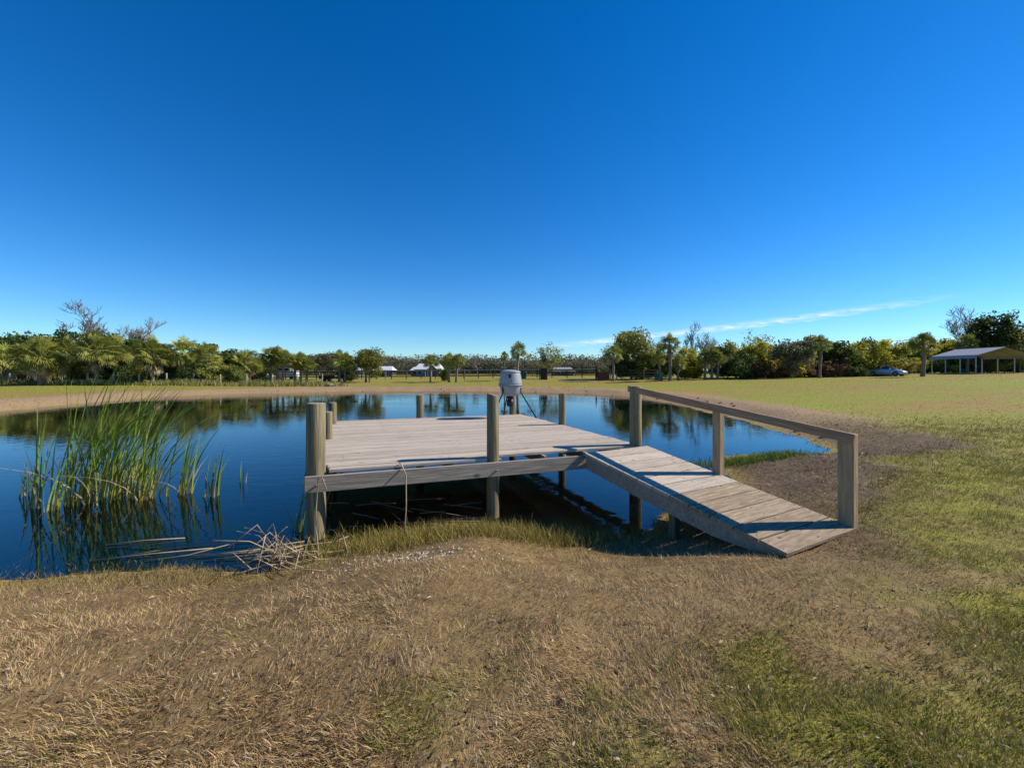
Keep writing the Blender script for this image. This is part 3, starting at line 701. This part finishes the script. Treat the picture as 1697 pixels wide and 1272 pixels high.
def palm(px, Y, top_py, label, size=1.5, lean=0, skirt=True, trunk_r=1.0, group='sabal palms around the pond', bx=None):
    x = ax(px, Y); z = tz(x, Y); h = CAMZ + (HOR - top_py) / F * Y - z; hc = max(h - size * .85, .5)
    e = empty('palm_tree', (x, Y, z)); k = rnd.randrange(4)
    pts, rad = trunk_mesh(k, lean)
    me = tubes('palm_trunk', [([(p[0] * hc, p[1] * hc, p[2] * hc) for p in pts], [r * trunk_r for r in rad])], 9)
    obj('trunk', me, 'palm_trunk', e)
    top_ = (lean * hc, .02 * math.sin(5 + k) * hc, hc)
    obj('crown', own(PALM[k], 'palm_leaf'), None, e, top_, (0, 0, rnd.uniform(0, 6)), (size, size, size * .95))
    if skirt: obj('dead_fronds', own(PDEAD[k % 2], 'palm_dead'), None, e, top_, (0, 0, rnd.uniform(0, 6)), (size * .9, size * .9, size * 1.0))
    return tag(e, label, 'palm', group)

# left bank: palms in front of dark evergreen shrubs
LP = [(8, 47, 572, 2.0), (66, 44, 553, 2.5), (112, 48, 558, 2.1), (158, 46, 549, 2.3), (192, 49, 556, 2.0), (252, 47, 558, 2.1), (302, 49, 560, 2.0), (341, 50, 569, 1.9)]
labs = ['shaggy palm at the outer end of the row behind the wire fence', 'broad bushy palm with low arching fronds, widest of the row behind the wire fence',
        'palm half hidden between two larger palms behind the wire fence', 'tall shaggy palm with a thick skirt of brown fronds behind the wire fence',
        'palm under the leafless tree behind the wire fence', 'palm with yellowing lower fronds over bright green shrub behind the wire fence',
        'palm with pale dead fronds near the end of the palm row behind the wire fence', 'last palm of the row behind the wire fence, next to open sky']
for (px, Y, ty_, sz), lb in zip(LP, labs): palm(px, Y, ty_, lb, sz, rnd.uniform(-.05, .05), True, 1.1, 'palms behind the wire fence')
def nearp(px):
    for lim, ph in ((35, 'by the outermost fence palm'), (90, 'by the widest fence palm'), (135, 'by the half hidden fence palm'), (175, 'by the tall shaggy skirted palm'), (225, 'below the leafless trees'),
                    (278, 'by the palm with yellowing fronds'), (322, 'by the palm with pale dead fronds'), (362, 'by the last palm of the row'), (9999, 'near the lone round headed palm')):
        if px < lim: return ph
for k in range(20):
    px = -60 + k * 23 + rnd.uniform(-6, 6); Y = rnd.uniform(53, 58)
    shrub(px, Y, 551 + rnd.uniform(0, 9) + max(0, (px - 150) * .10), 'leaf_dark' if k % 3 else 'leaf_green', 'dense %s shrub of the thicket %s' % ('dark evergreen' if k % 3 else 'mid green', nearp(px)), 'thicket behind the fence palms', rnd.uniform(2.0, 2.7))
for k, px in enumerate((-20, 35, 95, 135, 205, 225, 275, 320, 360, 385)):
    shrub(px, 48.5 + rnd.uniform(0, 2), 598 + rnd.uniform(-8, 8), ('leaf_green', 'leaf_dark', 'leaf_olive')[k % 3], 'low %s shrub under the palms %s' % (('mid green', 'dark', 'olive')[k % 3], nearp(px)), 'undergrowth below the fence palms', rnd.uniform(1.2, 1.8))
bare_tree(180, 66, 500, 'large leafless grey tree rising above the palm thicket', .95, 0)
bare_tree(222, 64, 520, 'smaller leafless tree beside the large one above the palm thicket', .85, 1)
# middle
palm(407, 53, 577, 'round headed shaggy palm standing alone past the end of the palm row', 2.1, 0, True, 1.2)
shrub(372, 58, 588, 'leaf_dark', 'dark shrub behind the lone round headed palm', wid=2.4); shrub(425, 58, 596, 'leaf_dark', 'dark low shrub beside the lone round headed palm', wid=2.2)
for px, t_, ln, lb in ((450, 574, -.04, 'palm with slim trunk in the tight group of three'), (459, 573, .02, 'tallest palm in the tight group of three'), (468, 577, .1, 'palm leaning outward in the tight group of three')):
    palm(px, 56, t_, lb, 1.55, ln, px == 450)
for px, t_, ln, lb in ((489, 588, 0, 'short palm at the open end of the low palm group'), (498, 583, .0, 'middle palm of the low palm group'), (508, 592, .12, 'small slanting palm of the low palm group')):
    palm(px, 57, t_, lb, 1.35, ln, False)
palm(562, 58, 581, 'palm with bare trunk beside the low black trailer', 1.5, .02, False)
palm(571, 59, 584, 'second palm close against the bare trunked one by the trailer', 1.3, .05, False, .8)
tree(542, 72, 585, 'leaf_grey', 'greyish round tree behind the low black trailer', 'trees near the board fence', 3.0)
tree(612, 58, 578, 'leaf_olive', 'bushy olive tree with a short thick trunk on the far shore', 'trees near the board fence', 1.9, False, .3)
palm(606, 58.5, 579, 'palm growing up through the bushy olive tree', 1.2, 0, False, .8)
shrub(578, 62, 603, 'leaf_dark', 'dark rounded shrub behind the paired palms', 'trees near the board fence', 1.3)
palm(714, 59, 586, 'palm standing before the house with the white metal roof', 1.25, 0, False)
palm(744, 58, 585, 'straight palm of the pair beyond the dock', 1.3, .0, False)
palm(756, 58, 584, 'slanting palm of the pair beyond the dock', 1.2, .09, False)
shrub(737, 61, 603, 'leaf_green', 'small green shrub beside the straight palm of the pair', 'trees near the board fence', .7)
palm(836, 66, 582, 'thin young palm beside the tall palm behind the feeder', .75, 0, False, .6)
palm(857, 62, 567, 'tall single palm rising behind the barrel feeder', 1.5, .04, False, 1.1)
tree(905, 70, 574, 'leaf_olive', 'thin tree with sparse leaves and forked limbs behind the board fence', 'trees near the board fence', 3.2, True, .35)
bare_tree(790, 105, 583, 'pale leafless tree among the distant wood', .7, 2)
bare_tree(903, 71, 572, 'leafless forked tree standing with the sparse leafed tree', .6, 1)
# right
palm(1016, 58, 570, 'palm before the tall green tree by the brown fence', 1.4, .03, True)
tree(1046, 64, 547, 'leaf_olive', 'tallest full green tree above the brown board fence', 'trees by the brown fence', 2.7, False, .3)
tree(1012, 67, 575, 'leaf_grey', 'thin grey green tree beside the tallest full tree', 'trees by the brown fence', 1.8, True, .3)
palm(1111, 55, 553, 'tall thick trunked palm on the lawn beyond the ramp', 1.5, -.02, True, 1.25)
palm(1096, 55.6, 583, 'short palm slanting away from the tall thick trunked palm', 1.1, -.18, False, .8)
palm(1124, 56, 586, 'short bushy palm at the foot of the tall thick trunked palm', 1.2, .02, True, .7)
for px, t_, lb in ((1168, 578, 'palm at one end of the upright group of three on the lawn'), (1180, 574, 'middle palm of the upright group of three on the lawn'), (1189, 579, 'palm nearest the round dark bush in the upright group of three')):
    palm(px, 57, t_, lb, 1.3, .02, True, .95)
bare_tree(1134, 66, 531, 'taller leafless tree behind the yellow green bushes', .6, 0); bare_tree(1178, 68, 545, 'shorter leafless tree behind the upright palm group', .7, 1); bare_tree(1085, 70, 558, 'small leafless tree behind the brown fence', .6, 2)
for px, t_, mt, wd, lb in ((1075, 575, 'leaf_olive', 2.0, 'olive bush behind the brown fence'), (1098, 572, 'leaf_olive', 2.0, 'olive bush behind the tall thick trunked palm'), (1135, 574, 'leaf_yellow', 2.1, 'brightest yellow green bush between the lawn palms'), (1150, 584, 'leaf_yellow', 1.8, 'lower yellow green bush between the lawn palms'),
                           (1030, 590, 'leaf_dark', 1.8, 'dark bush under the tallest full tree'), (1060, 592, 'leaf_dark', 1.8, 'dark bush behind the posts of the brown fence'), (1200, 580, 'leaf_grey', 1.7, 'greyish bush behind the upright palm group')):
    shrub(px, 62, t_, mt, lb, 'bushes by the brown fence', wd)
shrub(1226, 57, 582, 'leaf_dark', 'round dark conifer like bush on the lawn edge', 'bushes by the brown fence', 1.7)
tree(1250, 66, 555, 'leaf_olive', 'open crowned tree above the hedgerow', 'trees of the hedgerow', 2.3, True, .35)
tree(1312, 56, 565, 'leaf_grey', 'grey green tree with pale trunk before the hedgerow', 'trees of the hedgerow', 2.4, False, .3)
palm(1359, 55, 556, 'palm with dark trunk standing before the hedgerow', 1.3, .02, False)
palm(1530, 53, 549, 'palm with thick pale trunk between the car and the carport', 1.6, .0, False, 1.25)
palm(1603, 66, 553, 'palm rising behind the carport roof', 1.7, 0, False, 1.2)
def whereis(px):
    for lim, ph in ((1245, 'behind the round dark bush'), (1285, 'below the open crowned tree'), (1335, 'behind the grey green tree'), (1372, 'behind the dark trunked palm'), (1440, 'between dark trunked palm and car'),
                    (1505, 'behind the parked car'), (1550, 'behind the thick trunked palm'), (1640, 'behind the open side of the carport'), (9999, 'behind the carport gable')):
        if px < lim: return ph
for k in range(34):
    px = 1205 + k * 16.5 + rnd.uniform(-5, 5); t_ = 563 + rnd.uniform(-7, 9) + (6 if px < 1300 else 0)
    mt = rnd.choice(('leaf_olive', 'leaf_olive', 'leaf_yellow', 'leaf_yellow', 'leaf_green', 'leaf_dark'))
    nmx = {'leaf_olive': 'olive green', 'leaf_yellow': 'yellow green', 'leaf_green': 'mid green', 'leaf_dark': 'dark green'}[mt]
    shrub(px, rnd.uniform(60, 65) + (9 if px > 1500 else 0), t_, mt, 'tall %s bush in the hedgerow %s' % (nmx, whereis(px)), 'tall bushes of the hedgerow', rnd.uniform(1.9, 2.6))
for k in range(30):
    px = 1235 + k * 16.5 + rnd.uniform(-5, 5); mt = rnd.choice(('leaf_russet', 'leaf_olive', 'leaf_dark', 'leaf_yellow', 'leaf_russet'))
    nmx = {'leaf_olive': 'olive', 'leaf_yellow': 'yellow leaved', 'leaf_russet': 'russet brown', 'leaf_dark': 'dark green'}[mt]
    shrub(px, 58.3 + rnd.uniform(0, 1) + (9 if px > 1500 else 3 if px > 1430 else 0), 600 + rnd.uniform(-7, 5), mt, 'low %s weed bush at the hedgerow foot %s' % (nmx, whereis(px)), 'low weeds at the foot of the hedgerow', rnd.uniform(.9, 1.4))
bare_tree(1640, 75, 500, 'wide leafless tree spreading above the carport', .95, 0); bare_tree(1600, 77, 515, 'leafless tree behind the wide one above the carport', .8, 2)
tree(1652, 68, 524, 'leaf_dark', 'dark dense evergreen tree behind the carport', 'trees of the hedgerow', 3.4, False, .35)
tree(1690, 66, 545, 'leaf_olive', 'light olive tree at the end of the carport', 'trees of the hedgerow', 2.6, False, .3)
# distant wood, one mass
r_ = np.random.default_rng(9); P = []
for k in range(1000):
    a = r_.uniform(-46, 26); Yd = r_.uniform(150, 200); xx = Yd * a / 70 * 1.0; hh = r_.uniform(4.5, 8.3) * (1.0 if abs(a) > 3 else .9)
    q = np.clip(r_.normal(0, 1, (130, 3)), -1.8, 1.8) * np.array((2.4, 2.0, hh * .23)) + np.array((xx, Yd, .8 + hh * .5)); P.append(q)
P = np.concatenate(P); P[:, 2] = np.maximum(P[:, 2], .6); V, Fq = leaf_quads(P, .36, r_)
tag(obj('distant_wood', big('distant_wood', V, Fq), 'leaf_wood'), 'grey brown band of distant woodland beyond the far field', 'woodland', kind='stuff')
# tall weeds by the wire fence
n = 9000; fx_ = nr.uniform(-75, -18, n); fy_ = 47 + nr.normal(0, .7, n) - np.abs(fx_ + 40) * .03 + .0
zz = terr(fx_, fy_); cc = np.array([(.28, .25, .08), (.20, .21, .05), (.33, .27, .12), (.13, .16, .03)])[nr.integers(0, 4, n)]
tag(blades('fence_weeds', fx_, fy_ - .6, zz, nr.uniform(.2, .75, n) * (.4 + vnoise(fx_, fy_, .3, 3, 2)), np.full(n, .07), nr.uniform(0, 6.28, n), nr.uniform(.1, .6, n), cc), 'tall yellowish grass along the wire fence', 'tall grass', kind='stuff')

# ---------------------------------------------------------------- fences
def fence(name, label, cat, pts, Hh, ppost, rails, pmat, rmat, psize, rsize, wire=False):
    e = empty(name, (pts[0][0], pts[0][1], 0)); tag(e, label, cat)
    pm = box_me('fence_post', psize, psize, Hh + .3, 0); pm.materials.append(M[pmat])
    tot = [0]
    for a, b in zip(pts[:-1], pts[1:]): tot.append(tot[-1] + math.dist(a, b))
    def pos(s):
        for i in range(len(pts) - 1):
            if s <= tot[i + 1] + 1e-6:
                t_ = (s - tot[i]) / (tot[i + 1] - tot[i]); return pts[i][0] + (pts[i + 1][0] - pts[i][0]) * t_, pts[i][1] + (pts[i + 1][1] - pts[i][1]) * t_
        return pts[-1]
    n = int(tot[-1] / ppost); prev = None
    for k in range(n + 1):
        x, y = pos(k * tot[-1] / n); z = tz(x, y); hj = Hh * rnd.uniform(.95, 1.05)
        obj('fence_post', pm, None, e, (x - pts[0][0], y - pts[0][1], z + hj - (Hh + .3) / 2), (rnd.uniform(-.03, .03), rnd.uniform(-.03, .03), 0))
        if prev:
            x0, y0, zz0 = prev; d = Vector((x - x0, y - y0, z - zz0))
            for hr in rails:
                nm = 'wire' if wire else 'rail'
                me = box_me(nm, d.length, rsize[0], rsize[1], 0); me.materials.append(M[rmat])
                o = obj(nm, me, None, e, ((x + x0) / 2 - pts[0][0], (y + y0) / 2 - pts[0][1] - (.0 if wire else .07), (z + zz0) / 2 + hr))
                o.rotation_euler = d.to_track_quat('X', 'Z').to_euler()
        prev = (x, y, z)
fence('wire_fence', 'grey post and wire fence before the palm thicket', 'fence', [(-62, 45.5), (-40, 46.5), (-22, 49.5)], 1.25, 2.6, (.25, .6, .95, 1.2), 'fence_grey', 'wire', .11, (.012, .012), True)
fence('board_fence', 'long dark three rail board fence across the far field', 'fence', [(ax(448, 74), 74), (ax(700, 76), 76), (ax(905, 74), 74), (ax(990, 73), 73)], 1.45, 2.5, (.45, .88, 1.32), 'fence_dark', 'fence_dark', .14, (.04, .15))
fence('white_rail_fence', 'pale single rail fence behind the dark board fence', 'fence', [(ax(455, 92), 92), (ax(700, 95), 95), (ax(990, 92), 92)], 1.55, 4.5, (1.5,), 'fence_grey', 'fence_grey', .12, (.05, .3))
fence('brown_board_fence', 'brown board fence with pale posts under the tallest tree', 'fence', [(ax(1022, 61), 61), (ax(1090, 60), 60)], 1.45, 1.75, (.5, .95, 1.35), 'fence_grey', 'fence_brown', .13, (.04, .16))
fence('thin_post_fence', 'row of thin pale posts with wire before the board fence', 'fence', [(ax(500, 63), 63), (ax(650, 65), 65), (ax(770, 65), 65)], 1.4, 5, (.5, 1.0), 'fence_grey', 'wire', .09, (.012, .012), True)

# ---------------------------------------------------------------- far houses, carport, car
def gable_house(name, label, px, Y, wid, dep, eave, ridge, wallm, roofm, wins=3, rz=0):
    x = ax(px, Y); z = tz(x, Y) if Y < 120 else .8
    e = empty(name, (x, Y, z - .1), rz); tag(e, label, 'house')
    wall = obj('wall', box_me('wall', wid, dep, eave, 0), wallm, e, (0, 0, eave / 2))
    w2, d2 = wid / 2 + .5, dep / 2 + .6
    v = [(-w2, -d2, eave), (w2, -d2, eave), (w2 - .8, 0, ridge), (-w2 + .8, 0, ridge), (-w2, d2, eave), (w2, d2, eave)]
    v += [(a, b, c - .15) for a, b, c in v]
    f = [(0, 1, 2, 3), (3, 2, 5, 4), (0, 3, 4), (1, 5, 2), (6, 9, 8, 7), (9, 10, 11, 8), (0, 6, 7, 1), (4, 5, 11, 10), (0, 4, 10, 6), (1, 7, 11, 5)]
    obj('roof', pydata('roof', v, f), roofm, e)
    for k in range(wins):
        wx = -wid / 2 + wid * (k + .5) / wins
        wn_ = obj('window', box_me('window', 1.1, .06, 1.2, 0), 'white_roof', e, (wx, -dep / 2 - .03, eave * .55)); obj('pane', box_me('pane', .9, .04, 1.0, 0), 'car_glass', wn_, (0, -.03, 0))
    return e
hsx = gable_house('house', 'house with bright white metal roof and front gable beyond the board fence', 712, 120, 6.4, 6, 1.9, 3.5, 'house_wall', 'white_roof', 3)
v = [(-1.2, -4, 1.95), (1.2, -4, 1.95), (0, -4, 3.1), (-1.2, -.6, 1.95), (1.2, -.6, 1.95), (0, -.6, 3.2)]
obj('front_gable', pydata('front_gable', v, [(0, 2, 5, 3), (1, 4, 5, 2)]), 'white_roof', hsx, (1.5, 0, 0)); obj('gable_wall', pydata('gable_wall', [(-1.05, -3.8, 0), (1.05, -3.8, 0), (1.05, -3.8, 2.0), (0, -3.8, 2.95), (-1.05, -3.8, 2.0)], [(0, 1, 2, 3, 4)]), 'dark_wall', hsx, (1.5, 0, 0))
gable_house('house', 'low wing with white roof beside the gabled house', 696, 124, 4, 5, 1.5, 2.6, 'house_wall', 'white_roof', 2)
gable_house('barn', 'long low barn with white metal roof behind the paired palms', 592, 115, 2.8, 5, 1.5, 2.6, 'dark_wall', 'white_roof', 2)
gable_house('barn', 'white roofed barn with open dark front beside the olive tree', 638, 115, 4.6, 5, 1.6, 2.9, 'dark_wall', 'white_roof', 2)
gable_house('house', 'low dark house with pale roof edge behind the sparse tree', 932, 125, 5.5, 6, 1.4, 2.5, 'dark_wall', 'carport_roof', 2)
# carport
x0, y0 = ax(1616, 56), 56; cz = 1.66
cp = empty('carport', (x0, y0, cz), R(-8)); tag(cp, 'open metal carport with grey curved eave roof and slim steel posts', 'carport')
Wd, Lg, He, Hr = 6.6, 7.2, 2.35, 3.5
prof = [(-.05, He - .28), (.02, He - .02), (.18, He + .14), (Wd / 2, Hr), (Wd - .18, He + .14), (Wd - .02, He - .02), (Wd + .05, He - .28)]
v = [(a, y_, b) for y_ in (-.25, Lg) for a, b in prof]; n = len(prof)
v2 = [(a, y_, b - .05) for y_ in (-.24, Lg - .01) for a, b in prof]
obj('roof', pydata('roof', v, [(i, i + 1, n + i + 1, n + i) for i in range(n - 1)]), 'carport_roof', cp)
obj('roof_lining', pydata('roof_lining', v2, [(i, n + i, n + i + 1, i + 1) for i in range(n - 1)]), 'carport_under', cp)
for k in range(4):
    y_ = k * (Lg - .3) / 3
    obj('hoop_frame', tubes('hoop_frame', [([(.08, y_, He - .9), (.09, y_, He - .1), (.25, y_, He + .05), (Wd / 2, y_, Hr - .1), (Wd - .25, y_, He + .05), (Wd - .09, y_, He - .1), (Wd - .08, y_, He - .9)], .04)], 6), 'carport_steel', cp)
    for a in (.08, Wd - .08): obj('post', box_me('post', .09, .09, He + .3, 0), 'carport_steel', cp, (a, y_ + .003, (He - .3) / 2 - .15))
# car
cxp = ax(1470, 58.5); car = empty('parked_car', (cxp, 58.5, tz(cxp, 58.5)), R(-66)); car.scale = (.93, .95, 1); tag(car, 'silver white car parked by the hedgerow', 'car')
st_ = [(-2.2, .45, .80, .62), (-2.1, .3, .92, .78), (-1.5, .22, .98, .86), (-.6, .2, .95, .89), (.6, .2, .94, .89), (1.3, .22, .86, .87), (1.85, .28, .74, .80), (2.15, .35, .62, .66), (2.22, .42, .55, .5)]
v = []; f = []
for x, zb, zt, hw in st_:
    v += [(x, -hw * .94, zb), (x, -hw, (zb + zt) / 2), (x, -hw * .93, zt), (x, 0, zt + .03), (x, hw * .93, zt), (x, hw, (zb + zt) / 2), (x, hw * .94, zb)]
for i in range(len(st_) - 1):
    for k in range(6): a = i * 7 + k; f.append((a, a + 7, a + 8, a + 1))
    f.append((i * 7, i * 7 + 6, i * 7 + 13, i * 7 + 7))
f += [tuple(range(7)), tuple(range(len(v) - 1, len(v) - 8, -1))]
body = obj('body', pydata('body', v, f, True), 'car_paint', car)
gv = [(-1.75, .74, .95), (-1.0, .60, 1.36), (.15, .60, 1.40), (1.15, .76, .90)]
v = [q for x, hw, z in gv for q in ((x, -hw, z), (x, hw, z))]
v += [(-1.0, -.78, .95), (-1.0, .78, .95), (.15, -.8, .94), (.15, .8, .94)]
f = [(0, 1, 3, 2), (4, 5, 7, 6), (0, 2, 8), (2, 4, 10, 8), (4, 6, 10), (1, 9, 3), (3, 9, 11, 5), (5, 11, 7)]
obj('windows', pydata('windows', v, f), 'car_glass', car)
obj('roof_panel', pydata('roof_panel', [(-1.03, -.6, 1.365), (-1.03, .6, 1.365), (.18, .6, 1.405), (.18, -.6, 1.405), (-.4, -.5, 1.43), (-.4, .5, 1.43)], [(0, 3, 4), (0, 4, 5, 1), (3, 2, 5, 4), (1, 5, 2)], True), 'car_paint', car)
for s_ in (-1, 1):
    for wx in (-1.35, 1.38):
        wh = obj('wheel', lathe('tyre', [(.2, -.1), (.31, -.1), (.33, -.06), (.33, .06), (.31, .1), (.2, .1)], 20), 'tyre', car, (wx, s_ * .80, .33), (R(90), 0, 0))
        obj('rim', lathe('rim', [(.21, -.105), (.05, -.11), (.05, .11), (.21, .105)], 10), 'alloy', wh)
    obj('headlight', box_me('headlight', .12, .34, .11, .02), 'headlight', car, (2.08, s_ * .52, .60), (0, R(25), R(-18 * s_)))
    obj('door_mirror', box_me('door_mirror', .12, .18, .11, .02), 'car_paint', car, (.75, s_ * .96, .98))
obj('grille', box_me('grille', .05, .8, .14, .01), 'black_paint', car, (2.215, 0, .45))
# small far things
def simple(name, label, cat, px, Y, parts):
    x = ax(px, Y); e = empty(name, (x, Y, tz(x, Y))); tag(e, label, cat)
    for nm, sx, sy, sz, ox, oy, oz, mt in parts: obj(nm, box_me(nm, sx, sy, sz, .02), mt, e, (ox, oy, oz))
simple('utility_trailer', 'low black trailer parked on the grass by the palms', 'trailer', 545, 61, [('bed', 2.3, 1.4, .22, 0, 0, .5, 'black_paint'), ('side_rail', 2.3, .06, .25, 0, -.68, .72, 'black_paint'), ('wheel', .55, .2, .55, -.3, -.78, .28, 'tyre'), ('wheel', .55, .2, .55, .4, -.78, .28, 'tyre'), ('drawbar', .9, .08, .08, 1.5, 0, .42, 'black_paint')])
simple('kiosk_post', 'dark upright panel standing by the board fence', 'panel', 901, 64, [('panel', 1.0, .12, 1.7, 0, 0, .9, 'black_paint'), ('leg', .12, .12, 2.0, -.62, 0, .95, 'fence_dark'), ('leg', .12, .12, 1.9, .5, .1, .9, 'fence_dark')])
simple('wooden_bin', 'red brown wooden bin at the end of the board fence', 'bin', 1000, 61, [('box', 1.5, 1.2, 1.05, 0, 0, .52, 'box_brown'), ('lid', 1.6, 1.3, .08, 0, 0, 1.09, 'box_brown')])
simple('gate_post', 'tall dark post next to the red brown bin', 'post', 988, 61.5, [('post', .22, .22, 1.9, 0, 0, .95, 'fence_dark'), ('cap', .28, .28, .1, 0, 0, 1.95, 'fence_dark')])
simple('utility_box', 'green utility box at the end of the brown fence', 'utility box', 1092, 58, [('cabinet', .9, .7, .95, 0, 0, .47, 'box_green'), ('lid', 1.0, .8, .08, 0, 0, .98, 'box_green')])
simple('utility_box', 'green bin by the board fence behind the feeder', 'bin', 868, 72, [('cabinet', .8, .7, 1.0, 0, 0, .5, 'box_green'), ('lid', .9, .8, .08, 0, 0, 1.04, 'box_green')])
for px, lb in ((432, 'white vehicle half hidden behind the round headed palm'), (477, 'white camper behind the tight palm group')):
    simple('parked_van', lb, 'vehicle', px, 78, [('body', 3.6, 1.9, 1.1, 0, 0, .95, 'white_roof'), ('cabin', 2.2, 1.8, .7, -.3, 0, 1.8, 'white_roof'), ('window', 1.8, .05, .45, -.3, -.92, 1.8, 'car_glass'), ('wheel', .6, .2, .6, -1.1, -.9, .3, 'tyre'), ('wheel', .6, .2, .6, 1.1, -.9, .3, 'tyre')])
# spoil lumps on the far shore
for k, (px, py) in enumerate(((543, 641), (548, 642), (571, 641))):
    x, y = at(px, py, .25); bm = bmesh.new(); bmesh.ops.create_icosphere(bm, subdivisions=2, radius=.45 if k < 2 else .2)
    for q in bm.verts: q.co *= rnd.uniform(.75, 1.15); q.co.z *= .5
    me = bpy.data.meshes.new('rock'); bm.to_mesh(me); bm.free()
    tag(obj('rock', me, 'stone', None, (x, y, tz(x, y) + .08)), ('largest low rock on the far sandy shore', 'flat rock touching the largest one on the far shore', 'small dark rock on the far sandy shore')[k], 'rock')
